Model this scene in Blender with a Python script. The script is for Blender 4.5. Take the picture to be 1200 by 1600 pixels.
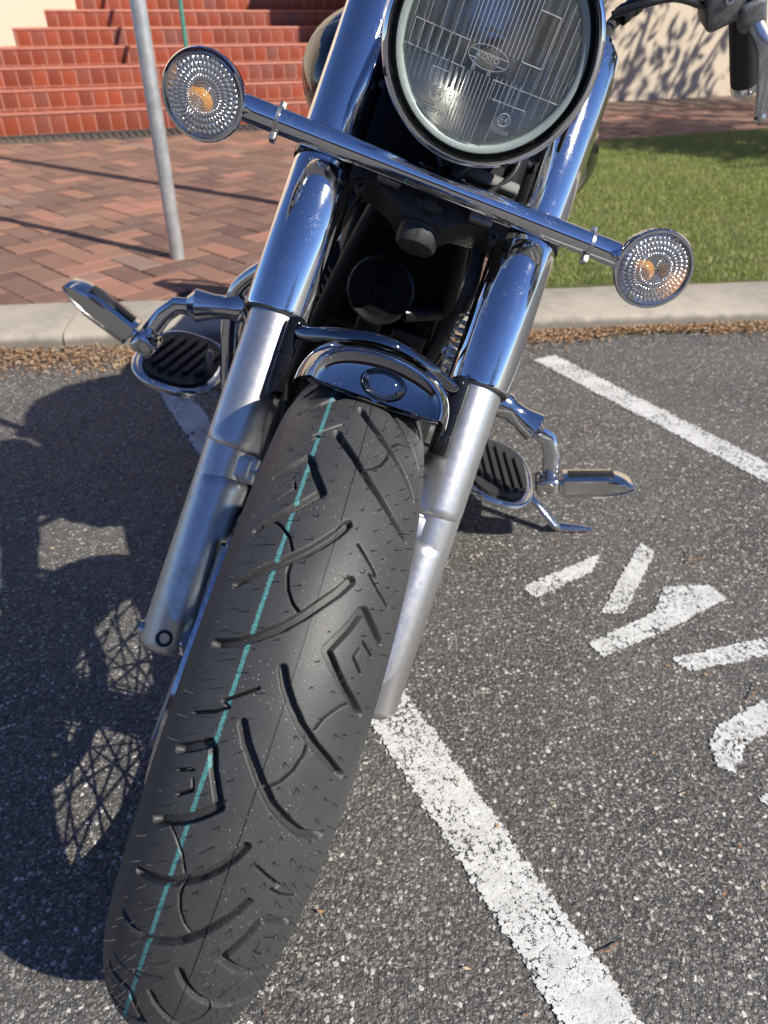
import bpy, bmesh, math, random
import numpy as np
from mathutils import Matrix, Vector
random.seed(7); rng = np.random.default_rng(7)
for o in list(bpy.data.objects): bpy.data.objects.remove(o)
scene = bpy.context.scene
COL = scene.collection
rad = math.radians
# ------------------------------------------------------------------ camera
PITCH, ROLL, CAMH, FPX = 34.9963, -0.2645, 0.8678, 1125.2762
cd = bpy.data.cameras.new("camera"); cam = bpy.data.objects.new("camera", cd); COL.objects.link(cam)
cd.sensor_fit = 'VERTICAL'; cd.sensor_height = 36.0; cd.lens = FPX / 1600 * 36.0
cd.clip_start = 0.02; cd.clip_end = 2000
p_, r_ = rad(PITCH), rad(ROLL)
F_ = Vector((0, math.cos(p_), -math.sin(p_))); Up_ = Vector((0, math.sin(p_), math.cos(p_))); Rt_ = Vector((1, 0, 0))
R2_ = Rt_ * math.cos(r_) - Up_ * math.sin(r_); U2_ = Up_ * math.cos(r_) + Rt_ * math.sin(r_)
mt = Matrix((R2_, U2_, -F_)).transposed().to_4x4(); mt.translation = (0, 0, CAMH)
cam.matrix_world = mt; scene.camera = cam
cd.dof.use_dof = True; cd.dof.focus_distance = 0.62; cd.dof.aperture_fstop = 9.0
# ------------------------------------------------------------------ light
SUN_EL = 40.0
SUN_AZ = math.atan2(0.839, -0.545)          # clockwise from +Y
w = bpy.data.worlds.new("World"); scene.world = w; w.use_nodes = True
nt = w.node_tree; bg = nt.nodes['Background']
sky = nt.nodes.new('ShaderNodeTexSky'); sky.sky_type = 'NISHITA'; sky.sun_disc = False
sky.sun_elevation = rad(SUN_EL); sky.sun_rotation = SUN_AZ; sky.air_density = 0.8; sky.dust_density = 0.0; sky.ozone_density = 6.0
hs = nt.nodes.new('ShaderNodeHueSaturation'); hs.inputs['Saturation'].default_value = 1.04; hs.inputs['Hue'].default_value = .510; nt.links.new(sky.outputs[0], hs.inputs['Color'])
nt.links.new(hs.outputs[0], bg.inputs[0]); bg.inputs[1].default_value = 0.095
sd = bpy.data.lights.new("sun", 'SUN'); sd.energy = 5.0; sd.angle = rad(0.5); sd.color = (1.0, .94, .83)
sun = bpy.data.objects.new("sun", sd); COL.objects.link(sun)
sdir = Vector((math.sin(SUN_AZ) * math.cos(rad(SUN_EL)), math.cos(SUN_AZ) * math.cos(rad(SUN_EL)), math.sin(rad(SUN_EL))))
sun.rotation_euler = sdir.to_track_quat('Z', 'Y').to_euler(); sun.location = sdir * 30
scene.view_settings.view_transform = 'Standard'; scene.view_settings.look = 'None'
scene.view_settings.exposure = 0.45; scene.view_settings.gamma = 1.0
scene.render.resolution_x = 768; scene.render.resolution_y = 1024
scene.cycles.max_bounces = 10; scene.cycles.transmission_bounces = 8; scene.cycles.glossy_bounces = 6
scene.cycles.transparent_max_bounces = 12
scene.cycles.caustics_refractive = False; scene.cycles.caustics_reflective = False

# ------------------------------------------------------------------ node helpers
class NT:
    def __init__(s, name):
        s.m = bpy.data.materials.new(name); s.m.use_nodes = True; s.t = s.m.node_tree
        s.b = s.t.nodes['Principled BSDF']; s.out = s.t.nodes['Material Output']; s._c = None
    def n(s, typ, **kw):
        nd = s.t.nodes.new(typ)
        for k, v in kw.items(): setattr(nd, k, v)
        return nd
    def l(s, a, b): s.t.links.new(a, b)
    def coord(s, kind='Object'):
        if s._c is None: s._c = s.n('ShaderNodeTexCoord')
        return s._c.outputs[kind]
    def map(s, scale=(1, 1, 1), rot=(0, 0, 0), kind='Object', loc=(0, 0, 0)):
        m = s.n('ShaderNodeMapping'); s.l(s.coord(kind), m.inputs[0])
        m.inputs['Scale'].default_value = scale; m.inputs['Rotation'].default_value = rot; m.inputs['Location'].default_value = loc
        return m.outputs[0]
    def noise(s, scale, detail=3, rough=.5, vec=None, dist=0):
        t = s.n('ShaderNodeTexNoise'); t.inputs['Scale'].default_value = scale; t.inputs['Detail'].default_value = detail
        t.inputs['Roughness'].default_value = rough; t.inputs['Distortion'].default_value = dist
        s.l(vec if vec is not None else s.coord(), t.inputs['Vector']); return t.outputs['Fac']
    def vor(s, scale, feat='F1', vec=None, out='Distance', rnd=1.0):
        t = s.n('ShaderNodeTexVoronoi'); t.feature = feat; t.inputs['Scale'].default_value = scale
        t.inputs['Randomness'].default_value = rnd
        s.l(vec if vec is not None else s.coord(), t.inputs['Vector']); return t.outputs[out]
    def ramp(s, fac, stops, interp='LINEAR'):
        r = s.n('ShaderNodeValToRGB'); r.color_ramp.interpolation = interp
        els = r.color_ramp.elements
        while len(els) < len(stops): els.new(.5)
        for e, (p, c) in zip(els, stops):
            e.position = p; e.color = (c, c, c, 1) if isinstance(c, (int, float)) else tuple(c) + (1,)
        s.l(fac, r.inputs[0]); return r.outputs[0]
    def mix(s, fac, a, b, mode='MIX'):
        m = s.n('ShaderNodeMix', data_type='RGBA', blend_type=mode)
        for i, v in ((0, fac), (6, a), (7, b)):
            if isinstance(v, (int, float)): m.inputs[i].default_value = v if i == 0 else (v, v, v, 1)
            elif isinstance(v, tuple): m.inputs[i].default_value = v + (1,)
            else: s.l(v, m.inputs[i])
        return m.outputs[2]
    def math(s, op, a, b=None, c=None):
        m = s.n('ShaderNodeMath', operation=op)
        for i, v in enumerate((a, b, c)):
            if v is None: continue
            if isinstance(v, (int, float)): m.inputs[i].default_value = v
            else: s.l(v, m.inputs[i])
        return m.outputs[0]
    def bump(s, h, strength=.3, dist=.002, normal=None):
        b = s.n('ShaderNodeBump'); b.inputs['Strength'].default_value = strength; b.inputs['Distance'].default_value = dist
        s.l(h, b.inputs['Height'])
        if normal is not None: s.l(normal, b.inputs['Normal'])
        s.l(b.outputs[0], s.b.inputs['Normal']); return b.outputs[0]
    def set(s, **kw):
        for k, v in kw.items():
            k = k.replace('_', ' ')
            i = s.b.inputs[k]
            if isinstance(v, (int, float)): i.default_value = v
            elif isinstance(v, tuple): i.default_value = v + (1,)
            else: s.l(v, i)
        return s
    def island(s):
        g = s.n('ShaderNodeNewGeometry'); return g.outputs['Random Per Island']

M = {}
def simple(name, col, rough=.5, metal=0.0, nscale=60, namt=.25, bump=.0, bscale=300, coat=0, spec=.5):
    n = NT(name)
    f = n.noise(nscale, 4, .6)
    lo = tuple(c * (1 - namt) for c in col); hi = tuple(min(1, c * (1 + namt)) for c in col)
    n.set(Base_Color=n.mix(n.ramp(f, [(.3, 0.0), (.7, 1.0)]), lo, hi), Metallic=metal, Specular_IOR_Level=spec)
    n.set(Roughness=n.math('MULTIPLY_ADD', f, rough * .4, rough * .8), Coat_Weight=coat)
    if bump: n.bump(n.noise(bscale, 3), bump, .001)
    M[name] = n.m; return n.m

def chrome(name, base=(.72, .73, .76), r0=.025, haze=.12, dust=.6):
    n = NT(name)
    big = n.noise(9, 5, .65)
    st = n.noise(420, 2, .5, vec=n.map((1, 1, .06), rot=(.3, .5, .2)))
    st2 = n.noise(300, 2, .5, vec=n.map((.05, 1, 1), rot=(.7, .1, .9)))
    scr = n.math('MAXIMUM', n.ramp(st, [(.66, 0.0), (.72, 1.0)]), n.ramp(st2, [(.68, 0.0), (.74, 1.0)]))
    hz = n.ramp(big, [(.45, 0.0), (.75, 1.0)])
    rough = n.math('ADD', n.math('MULTIPLY_ADD', hz, haze, r0), n.math('MULTIPLY', scr, haze * .6))
    d1 = n.vor(650); speck = n.math('MULTIPLY', n.ramp(d1, [(.10, 1.0), (.16, 0.0)]), n.ramp(n.noise(55, 3), [(.52, 0.0), (.62, 1.0)]))
    n.set(Base_Color=n.mix(n.math('MULTIPLY', speck, dust), base, (.6, .58, .55)), Metallic=n.math('SUBTRACT', 1.0, n.math('MULTIPLY', speck, dust)),
          Roughness=n.math('ADD', rough, n.math('MULTIPLY', speck, .4)))
    n.bump(n.noise(14, 2), .04, .002)
    M[name] = n.m
chrome('chrome'); chrome('visor_chrome', (.30, .31, .33), .015, .03, .4); chrome('dark_reflect_chrome', (.20, .21, .23), .02, .05, .5); chrome('chrome_worn', (.62, .61, .60), .06, .22, .8); chrome('chrome_clean', (.72, .73, .75), .015, .03, .3)  # visor, brace and bezel chrome carry dark reflections in their base colour

def alu():
    n = NT('brushed_aluminium')
    br = n.noise(700, 2, .6, vec=n.map((1, .04, .04), rot=(rad(0), 0, 0)))
    big = n.noise(22, 5, .6); fine = n.noise(160, 4, .7)
    stain = n.ramp(n.noise(34, 8, .8), [(.54, 0.0), (.70, 1.0)])
    base = n.mix(n.math('MULTIPLY', stain, .55), n.mix(big, (.56, .555, .55), (.70, .69, .675)), (.24, .225, .21))
    pit = n.ramp(n.vor(150), [(.06, 1.0), (.12, 0.0)])
    pit = n.math('MULTIPLY', pit, n.ramp(n.noise(40, 2), [(.6, 0.0), (.66, 1.0)]))
    n.set(Base_Color=n.mix(pit, base, (.08, .07, .07)), Metallic=.93, Roughness=n.math('ADD', n.math('MULTIPLY_ADD', fine, .18, .27), n.math('MULTIPLY', stain, .15)))
    n.bump(n.math('ADD', n.math('MULTIPLY', br, .6), n.math('MULTIPLY', fine, 1.0)), .10, .001)
    M['alu'] = n.m
alu()
simple('satin_alu', (.55, .56, .58), .24, .95, 120, .12)
simple('black_gloss', (.008, .008, .010), .06, 0, 40, .3, spec=.3)
simple('black_satin', (.016, .017, .019), .35, 0, 80, .4, .15)
simple('black_metal', (.03, .03, .032), .3, .6, 80, .4, .1)
simple('engine_grey', (.03, .03, .032), .5, .4, 60, .5, .3)
simple('dark_alu', (.22, .22, .225), .38, .8, 60, .35, .2)
simple('cast_grey', (.045, .044, .043), .55, .3, 90, .5, .5, 500)
simple('rubber', (.022, .022, .023), .6, 0, 80, .3, .2)
simple('bolt_steel', (.52, .50, .46), .3, .9, 300, .35, .2)
simple('disc_steel', (.55, .55, .56), .12, 1.0, 200, .3)
simple('black_deep', (.004, .004, .005), .55, 0, 60, .3, spec=.15)
simple('pale_block', (.14, .14, .135), .6)
simple('seat_leather', (.015, .014, .014), .45, 0, 60, .3, .3, 400)
simple('grip_rubber', (.02, .02, .021), .55, 0, 60, .2, .3, 700)
simple('amber', (1.0, .40, .02), .10, 0, 60, .1)
simple('grey_housing', (.20, .205, .21), .42, .5, 120, .35, .4, 700)
simple('dark_gap', (.006, .006, .006), .6)
simple('paint_pole', (.50, .51, .51), .42, .55, 25, .2, .15, 200)
simple('green_paint', (.07, .26, .20), .4, 0, 40, .2)
simple('white_plastic', (.7, .7, .68), .4)
simple('red_plastic', (.4, .02, .02), .3)
simple('yellow_paint', (.75, .55, .2), .5)

def glass(name, tint=(1, 1, 1), trans=.45, rough=0.0, bump=None):
    n = NT(name)
    n.set(Base_Color=tint, Roughness=rough, Transmission_Weight=1.0, IOR=1.45)
    if bump:
        n.bump(n.noise(bump[0], 2), bump[1], .001)
    tr = n.n('ShaderNodeBsdfTransparent'); tr.inputs[0].default_value = tint + (1,)
    mx = n.n('ShaderNodeMixShader'); mx.inputs[0].default_value = trans
    n.l(n.b.outputs[0], mx.inputs[1]); n.l(tr.outputs[0], mx.inputs[2]); n.l(mx.outputs[0], n.out.inputs[0])
    M[name] = n.m
glass('headlight_glass', (.97, .985, .975), .66)
n = NT('signal_lens'); n.set(Base_Color=(.97, .97, .97), Metallic=.75, Roughness=.14); tr = n.n('ShaderNodeBsdfTransparent'); mx = n.n('ShaderNodeMixShader'); mx.inputs[0].default_value = .58
n.l(n.b.outputs[0], mx.inputs[1]); n.l(tr.outputs[0], mx.inputs[2]); n.l(mx.outputs[0], n.out.inputs[0]); M['signal_lens'] = n.m
n = NT('clear_dome'); n.set(Base_Color=(1, 1, 1), Metallic=0.0, Roughness=.03, Specular_IOR_Level=1.0); tr = n.n('ShaderNodeBsdfTransparent'); mx = n.n('ShaderNodeMixShader'); g_ = n.n('ShaderNodeBsdfGlossy'); g_.inputs['Roughness'].default_value = .03; fr0 = n.n('ShaderNodeFresnel'); fr0.inputs[0].default_value = 1.8
n.l(fr0.outputs[0], mx.inputs[0]); n.l(tr.outputs[0], mx.inputs[1]); n.l(g_.outputs[0], mx.inputs[2]); n.l(mx.outputs[0], n.out.inputs[0]); M['clear_dome'] = n.m; glass('glass_ring', (.80, .93, .88), .1, .25, (300, .4))
n = NT('glass_edge'); n.set(Base_Color=n.mix(n.noise(400, 2), (.42, .50, .48), (.62, .70, .67)), Roughness=.35, Transmission_Weight=.35); M['glass_edge'] = n.m
n = NT('etched_glass'); n.set(Base_Color=(.55, .57, .60), Roughness=.2, Transmission_Weight=.3); M['etched'] = n.m
n = NT('reflector'); n.set(Base_Color=(.74, .72, .69), Metallic=1.0, Roughness=.20); n.bump(n.noise(25, 2), .3, .003); M['reflector'] = n.m
n = NT('signal_reflector'); n.set(Base_Color=(.85, .85, .86), Metallic=1.0, Roughness=.14); n.bump(n.noise(60, 2), .3, .003); M['sig_reflector'] = n.m

# tyre : UV = (arc across tread in m * 10 + .5 , arc along in m)
n = NT('tyre_rubber')
uv = n.n('ShaderNodeUVMap'); sep = n.n('ShaderNodeSeparateXYZ'); n.l(uv.outputs[0], sep.inputs[0])
U_ = n.math('MULTIPLY', n.math('SUBTRACT', sep.outputs[0], .5), .2)
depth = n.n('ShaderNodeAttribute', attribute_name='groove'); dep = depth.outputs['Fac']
dd = n.math('ABSOLUTE', n.math('ADD', U_, .0325))
wob = n.math('MULTIPLY', n.math('SUBTRACT', n.noise(900, 2), .5), .0022)
stripe = n.math('LESS_THAN', n.math('ADD', dd, wob), .00150)
stripe = n.math('MULTIPLY', stripe, n.math('LESS_THAN', dep, .10))
seamd = n.math('ABSOLUTE', n.math('SUBTRACT', U_, .0012))
dust = n.math('MULTIPLY', n.ramp(n.vor(380), [(.09, 1.0), (.15, 0.0)]), n.ramp(n.noise(34, 5, .75), [(.46, 0.0), (.62, 1.0)]))
fine = n.noise(1400, 3, .7); mid = n.noise(38, 5, .65)
base = n.mix(n.ramp(mid, [(.3, 0.0), (.75, 1.0)]), (.029, .030, .031), (.046, .047, .047))
base = n.mix(n.math('MULTIPLY', n.ramp(fine, [(.35, 0.0), (.7, 1.0)]), .55), base, (.082, .083, .083))
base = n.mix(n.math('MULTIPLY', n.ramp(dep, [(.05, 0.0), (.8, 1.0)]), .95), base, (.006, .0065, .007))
base = n.mix(n.math('MULTIPLY', n.math('LESS_THAN', seamd, .00042), 1.0), base, (.006, .006, .006))
base = n.mix(dust, base, (.50, .48, .44))
base = n.mix(stripe, base, n.mix(n.ramp(n.noise(1100, 2), [(.40, 0.0), (.62, 1.0)]), (.04, .14, .145), (.11, .34, .34)))
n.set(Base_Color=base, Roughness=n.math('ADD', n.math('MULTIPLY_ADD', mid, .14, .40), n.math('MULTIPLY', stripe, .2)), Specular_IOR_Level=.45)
n.bump(n.math('ADD', n.noise(2600, 2, .6), n.math('MULTIPLY', n.noise(900, 3), 1.2)), .22, .0006)
M['tyre'] = n.m

# asphalt / paint
def dvec(n):
    t = n.n('ShaderNodeTexNoise'); t.inputs['Scale'].default_value = 170; t.inputs['Detail'].default_value = 2; n.l(n.coord(), t.inputs['Vector'])
    a = n.n('ShaderNodeVectorMath', operation='MULTIPLY_ADD'); n.l(t.outputs['Color'], a.inputs[0]); a.inputs[1].default_value = (.008, .008, .008); n.l(n.coord(), a.inputs[2]); return a.outputs[0]
def asphalt_height(n):
    n.dv = dvec(n)
    w1 = n.vor(150, 'F1', vec=n.dv); w2 = n.vor(330, 'F1', vec=n.dv)
    return n.math('ADD', n.math('MULTIPLY', w1, -1.0), n.math('MULTIPLY', w2, -.5)), w1, w2
n = NT('asphalt')
h, w1, w2 = asphalt_height(n)
c1 = n.n('ShaderNodeSeparateColor'); n.l(n.vor(150, 'F1', out='Color', vec=n.dv), c1.inputs[0])
c2 = n.n('ShaderNodeSeparateColor'); n.l(n.vor(330, 'F1', out='Color', vec=n.dv), c2.inputs[0])
stone1 = n.ramp(c1.outputs[0], [(0, .040), (.35, .085), (.7, .19), (.90, .36), (1, .55)])
stone2 = n.ramp(c2.outputs[0], [(0, .035), (.5, .08), (.85, .20), (1, .38)])
m1 = n.ramp(w1, [(.32, 1.0), (.52, 0.0)])
m1 = n.math('MULTIPLY', m1, n.ramp(c1.outputs[1], [(.25, 0.0), (.4, 1.0)]))
base = n.mix(m1, n.mix(n.ramp(w2, [(.35, 1.0), (.6, 0.0)]), .035, stone2), stone1)
base = n.mix(n.math('MULTIPLY', c1.outputs[2], .35), base, (1.0, .86, .72), 'MULTIPLY')
base = n.mix(1.0, base, (1.36, 1.31, 1.24), 'MULTIPLY')
stain = n.math('MULTIPLY', n.ramp(n.noise(1.7, 6, .7), [(.56, 0.0), (.70, 1.0)]), .45)
base = n.mix(stain, base, (.045, .043, .04))
patch = n.noise(3.0, 5, .6)
base = n.mix(n.math('MULTIPLY', n.ramp(patch, [(.35, 0.0), (.7, 1.0)]), .35), base, (.17, .165, .155))
n.set(Base_Color=base, Roughness=n.math('MULTIPLY_ADD', c1.outputs[1], .35, .5), Specular_IOR_Level=.5)
n.bump(n.math('ADD', h, n.math('MULTIPLY', n.noise(500, 3), .5)), .6, .004)
M['asphalt'] = n.m

n = NT('road_paint')
h, w1, w2 = asphalt_height(n)
uvn = n.n('ShaderNodeUVMap'); sp = n.n('ShaderNodeSeparateXYZ'); n.l(uvn.outputs[0], sp.inputs[0])
edge = sp.outputs[0]     # distance to the painted edge in 2 cm units (0 at edge, 1 inside)
pits = n.ramp(w1, [(.30, 0.0), (.62, 1.0)])
wear = n.math('ADD', n.math('ADD', n.math('MULTIPLY', pits, .12), n.math('MULTIPLY', n.noise(480, 3, .65), .34)), n.math('MULTIPLY', n.noise(130, 4, .7), .22))
wear = n.math('ADD', wear, n.math('MULTIPLY', n.math('SUBTRACT', n.noise(11, 4, .6), .5), .26))
thr = n.math('MULTIPLY_ADD', edge, .105, .305)
keep = n.math('LESS_THAN', wear, thr)
thick = sp.outputs[1]
pb = n.mix(n.noise(90, 4), (.50, .50, .48), (.80, .80, .78))
pb = n.mix(n.math('MULTIPLY', n.ramp(n.noise(17, 4, .7), [(.45, 0.0), (.7, .55)]), 1.0), pb, (.38, .375, .36))
pb = n.mix(n.ramp(n.noise(520, 2), [(.55, 0.0), (.68, .6)]), pb, (.22, .21, .20))
n.set(Base_Color=pb, Roughness=.65)
n.bump(n.math('ADD', h, n.math('MULTIPLY', n.noise(600, 3), .8)), .22, .002)
tr = n.n('ShaderNodeBsdfTransparent'); mx = n.n('ShaderNodeMixShader'); n.l(keep, mx.inputs[0]); n.l(tr.outputs[0], mx.inputs[1]); n.l(n.b.outputs[0], mx.inputs[2]); n.l(mx.outputs[0], n.out.inputs[0])
M['road_paint'] = n.m

n = NT('concrete_kerb')
base = n.mix(n.noise(60, 5, .7), (.36, .32, .26), (.52, .46, .38))
base = n.mix(n.ramp(n.noise(5, 5, .7), [(.42, 0.0), (.70, .75)]), base, (.24, .225, .195))
base = n.mix(n.ramp(n.vor(170), [(.12, .7), (.2, 0.0)]), base, (.16, .14, .12))
sz = n.n('ShaderNodeSeparateXYZ'); n.l(n.coord(), sz.inputs[0])
grime = n.math('MULTIPLY', n.ramp(n.math('ADD', sz.outputs[2], n.math('MULTIPLY', n.noise(25, 4), .03)), [(.048, 1.0), (.068, 0.0)]), .75)
base = n.mix(grime, base, (.11, .10, .09))
n.set(Base_Color=base, Roughness=.85); n.bump(n.noise(260, 5, .7), .5, .003); M['kerb'] = n.m

n = NT('paver_brick'); isl = n.island()
base = n.ramp(isl, [(0, (.12, .066, .052)), (.25, (.18, .09, .066)), (.5, (.23, .12, .085)), (.72, (.30, .15, .10)), (.88, (.40, .19, .12)), (.95, (.48, .21, .14)), (1, (.28, .20, .16))])
base = n.mix(n.ramp(n.noise(7, 6, .75), [(.40, 0.0), (.68, .65)]), base, (.25, .165, .125))
base = n.mix(n.math('MULTIPLY', n.noise(120, 4, .7), .5), base, (.13, .07, .055))
n.set(Base_Color=base, Roughness=.8); n.bump(n.noise(150, 5, .7), .4, .003); M['paver'] = n.m
n = NT('paver_joint_sand'); n.set(Base_Color=n.mix(n.noise(60, 4), (.15, .10, .075), (.24, .165, .12)), Roughness=.95); M['joint'] = n.m

n = NT('red_glazed_tile'); isl = n.island()
base = n.ramp(isl, [(0, (.20, .045, .024)), (.35, (.26, .055, .026)), (.7, (.32, .068, .030)), (.9, (.24, .068, .042)), (1, (.20, .07, .052))])
base = n.mix(n.ramp(n.noise(4, 7, .8), [(.45, 0.0), (.75, .5)]), base, (.17, .075, .05))
n.set(Base_Color=base, Roughness=n.math('MULTIPLY_ADD', n.noise(6, 5, .7), .3, .2), Specular_IOR_Level=.5); n.bump(n.noise(30, 3), .15, .004); M['tile'] = n.m
n = NT('tile_grout'); n.set(Base_Color=n.mix(n.noise(30, 4), (.45, .20, .15), (.58, .32, .25)), Roughness=.9); M['grout'] = n.m
n = NT('tile_nosing'); n.set(Base_Color=n.mix(n.noise(20, 4), (.38, .12, .075), (.50, .21, .15)), Roughness=.5); M['nosing'] = n.m
n = NT('cream_render')
base = n.mix(n.noise(3, 5, .6), (.60, .50, .38), (.68, .58, .45))
n.set(Base_Color=base, Roughness=.9); n.bump(n.noise(70, 5, .7), .25, .005); M['cream'] = n.m
n = NT('dark_grate_steel'); n.set(Base_Color=n.mix(n.noise(40, 4), (.06, .062, .06), (.13, .13, .125)), Roughness=.55, Metallic=.5); M['grate'] = n.m
n = NT('lawn_soil'); n.set(Base_Color=n.mix(n.noise(14, 5, .7), (.08, .10, .025), (.17, .17, .06)), Roughness=.95); n.bump(n.noise(200, 4), .8, .01); M['lawn'] = n.m
n = NT('grass_blade'); isl = n.island()
base = n.ramp(isl, [(0, (.13, .21, .03)), (.4, (.22, .32, .055)), (.75, (.32, .40, .09)), (.9, (.46, .47, .16)), (1, (.66, .60, .32))])
base = n.mix(n.ramp(n.noise(2.2, 5, .7), [(.42, 0.0), (.72, .55)]), base, (.42, .38, .15))
base = n.mix(n.ramp(n.noise(14, 4, .7), [(.52, 0.0), (.70, .75)]), base, (.60, .54, .30))
base = n.mix(n.ramp(n.noise(9, 3, .7), [(.30, .5), (.45, 0.0)]), base, (.10, .17, .03))
n.set(Base_Color=base, Roughness=.5, Transmission_Weight=0.0)
ts = n.n('ShaderNodeBsdfTranslucent'); n.l(base, ts.inputs[0]); mx = n.n('ShaderNodeMixShader'); mx.inputs[0].default_value = .3
n.l(n.b.outputs[0], mx.inputs[1]); n.l(ts.outputs[0], mx.inputs[2]); n.l(mx.outputs[0], n.out.inputs[0]); M['grass'] = n.m
n = NT('leaf_litter'); isl = n.island()
n.set(Base_Color=n.ramp(isl, [(0, (.10, .05, .025)), (.25, (.24, .12, .06)), (.5, (.38, .21, .10)), (.75, (.50, .33, .18)), (1, (.66, .54, .38))]), Roughness=.7); M['litter'] = n.m
n = NT('tree_leaf'); isl = n.island()
n.set(Base_Color=n.ramp(isl, [(0, (.03, .06, .012)), (1, (.08, .12, .03))]), Roughness=.5); M['leaf'] = n.m
simple('bark', (.14, .10, .07), .9, 0, 20, .4, .8, 60)
simple('window_dark', (.02, .025, .03), .08, 0)
simple('far_brick', (.28, .10, .07), .85, 0, 8, .3, .3, 40)

# ------------------------------------------------------------------ mesh helpers
class MB:
    def __init__(s): s.v = []; s.f = []; s.mi = []; s.cur = 0
    def add(s, vs, fs):
        b = len(s.v); s.v.extend([tuple(map(float, v)) for v in vs]); s.f.extend([tuple(b + i for i in f) for f in fs]); s.mi.extend([s.cur] * len(fs)); return s
    def box(s, c, sz, rot=None, bev=0):
        c = np.array(c, float); h = np.array(sz, float) / 2
        R = np.eye(3) if rot is None else np.array(rot, float)
        if bev <= 0:
            vs = [c + R @ (h * np.array((x, y, z))) for x in (-1, 1) for y in (-1, 1) for z in (-1, 1)]
            return s.add(vs, [(0, 1, 3, 2), (4, 6, 7, 5), (0, 4, 5, 1), (2, 3, 7, 6), (0, 2, 6, 4), (1, 5, 7, 3)])
        bm = bmesh.new(); bmesh.ops.create_cube(bm, size=1)
        for v in bm.verts: v.co = Vector((v.co.x * 2 * h[0], v.co.y * 2 * h[1], v.co.z * 2 * h[2]))
        bmesh.ops.bevel(bm, geom=list(bm.edges), offset=min(bev, min(h) * .95), segments=3, affect='EDGES', profile=.5)
        vs = [c + R @ np.array(v.co) for v in bm.verts]; bm.verts.index_update()
        fs = [tuple(v.index for v in f.verts) for f in bm.faces]; bm.free(); return s.add(vs, fs)
    def tube(s, pts, rads, seg=24, cap=True, up=None, sx=1.0, sy=1.0):
        P = [np.array(p, float) for p in pts]; n = len(P)
        if np.isscalar(rads): rads = [rads] * n
        T = []
        for i in range(n):
            a = P[max(i - 1, 0)]; b = P[min(i + 1, n - 1)]; d = b - a; L = np.linalg.norm(d)
            if L < 1e-9: d = T[-1] if T else np.array((0, 0, 1.)); L = 1
            T.append(d / L)
        u = np.array(up, float) if up is not None else (np.array((0, 0, 1.)) if abs(T[0][2]) < .9 else np.array((1., 0, 0)))
        vs = []; fs = []
        for i in range(n):
            u = u - T[i] * (u @ T[i]); u /= np.linalg.norm(u); w_ = np.cross(T[i], u)
            for k in range(seg):
                a = 2 * math.pi * k / seg; vs.append(P[i] + rads[i] * (math.cos(a) * u * sx + math.sin(a) * w_ * sy))
        for i in range(n - 1):
            for k in range(seg): fs.append((i * seg + k, i * seg + (k + 1) % seg, (i + 1) * seg + (k + 1) % seg, (i + 1) * seg + k))
        if cap: fs.append(tuple(range(seg - 1, -1, -1))); fs.append(tuple((n - 1) * seg + k for k in range(seg)))
        return s.add(vs, fs)
    def lathe(s, o, axis, prof, seg=64, up=None, sx=1, sy=1):
        # prof: list of (dist along axis, radius)
        o = np.array(o, float); a = np.array(axis, float); a /= np.linalg.norm(a)
        u = np.array(up, float) if up is not None else (np.array((0, 0, 1.)) if abs(a[2]) < .9 else np.array((1., 0, 0)))
        u = u - a * (a @ u); u /= np.linalg.norm(u); w_ = np.cross(a, u); vs = []; fs = []; ids = []
        for (d, r) in prof:
            if r < 1e-7: ids.append([len(vs)]); vs.append(o + a * d)
            else:
                ids.append(list(range(len(vs), len(vs) + seg)))
                for k in range(seg):
                    t = 2 * math.pi * k / seg; vs.append(o + a * d + r * (math.cos(t) * u * sx + math.sin(t) * w_ * sy))
        for A_, B_ in zip(ids[:-1], ids[1:]):
            for k in range(seg):
                k2 = (k + 1) % seg
                if len(A_) == 1 and len(B_) == 1: continue
                if len(A_) == 1: fs.append((A_[0], B_[k2], B_[k]))
                elif len(B_) == 1: fs.append((A_[k], A_[k2], B_[0]))
                else: fs.append((A_[k], A_[k2], B_[k2], B_[k]))
        return s.add(vs, fs)
    def grid(s, pts):
        pts = np.asarray(pts, float); a, b = pts.shape[:2]
        fs = [(i * b + j, i * b + j + 1, (i + 1) * b + j + 1, (i + 1) * b + j) for i in range(a - 1) for j in range(b - 1)]
        return s.add(pts.reshape(-1, 3), fs)
    def prism(s, poly, z0, z1):
        n = len(poly); vs = [(x, y, z0) for x, y in poly] + [(x, y, z1) for x, y in poly]
        fs = [tuple(range(n - 1, -1, -1)), tuple(range(n, 2 * n))] + [(i, (i + 1) % n, n + (i + 1) % n, n + i) for i in range(n)]
        return s.add(vs, fs)
    def build(s, name, mats, parent=None, smooth=38, fixn=True, props=None):
        me = bpy.data.meshes.new(name); me.from_pydata(s.v, [], s.f); me.update()
        if not isinstance(mats, (list, tuple)): mats = [mats]
        for m in mats: me.materials.append(M[m] if isinstance(m, str) else m)
        if len(mats) > 1: me.polygons.foreach_set('material_index', np.array(s.mi, dtype=np.int32))
        if fixn:
            bm = bmesh.new(); bm.from_mesh(me); bmesh.ops.recalc_face_normals(bm, faces=bm.faces); bm.to_mesh(me); bm.free()
        if smooth:
            me.polygons.foreach_set('use_smooth', [True] * len(me.polygons)); me.set_sharp_from_angle(angle=rad(smooth))
        o = bpy.data.objects.new(name, me); COL.objects.link(o)
        if parent is not None: o.parent = parent
        return o
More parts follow.
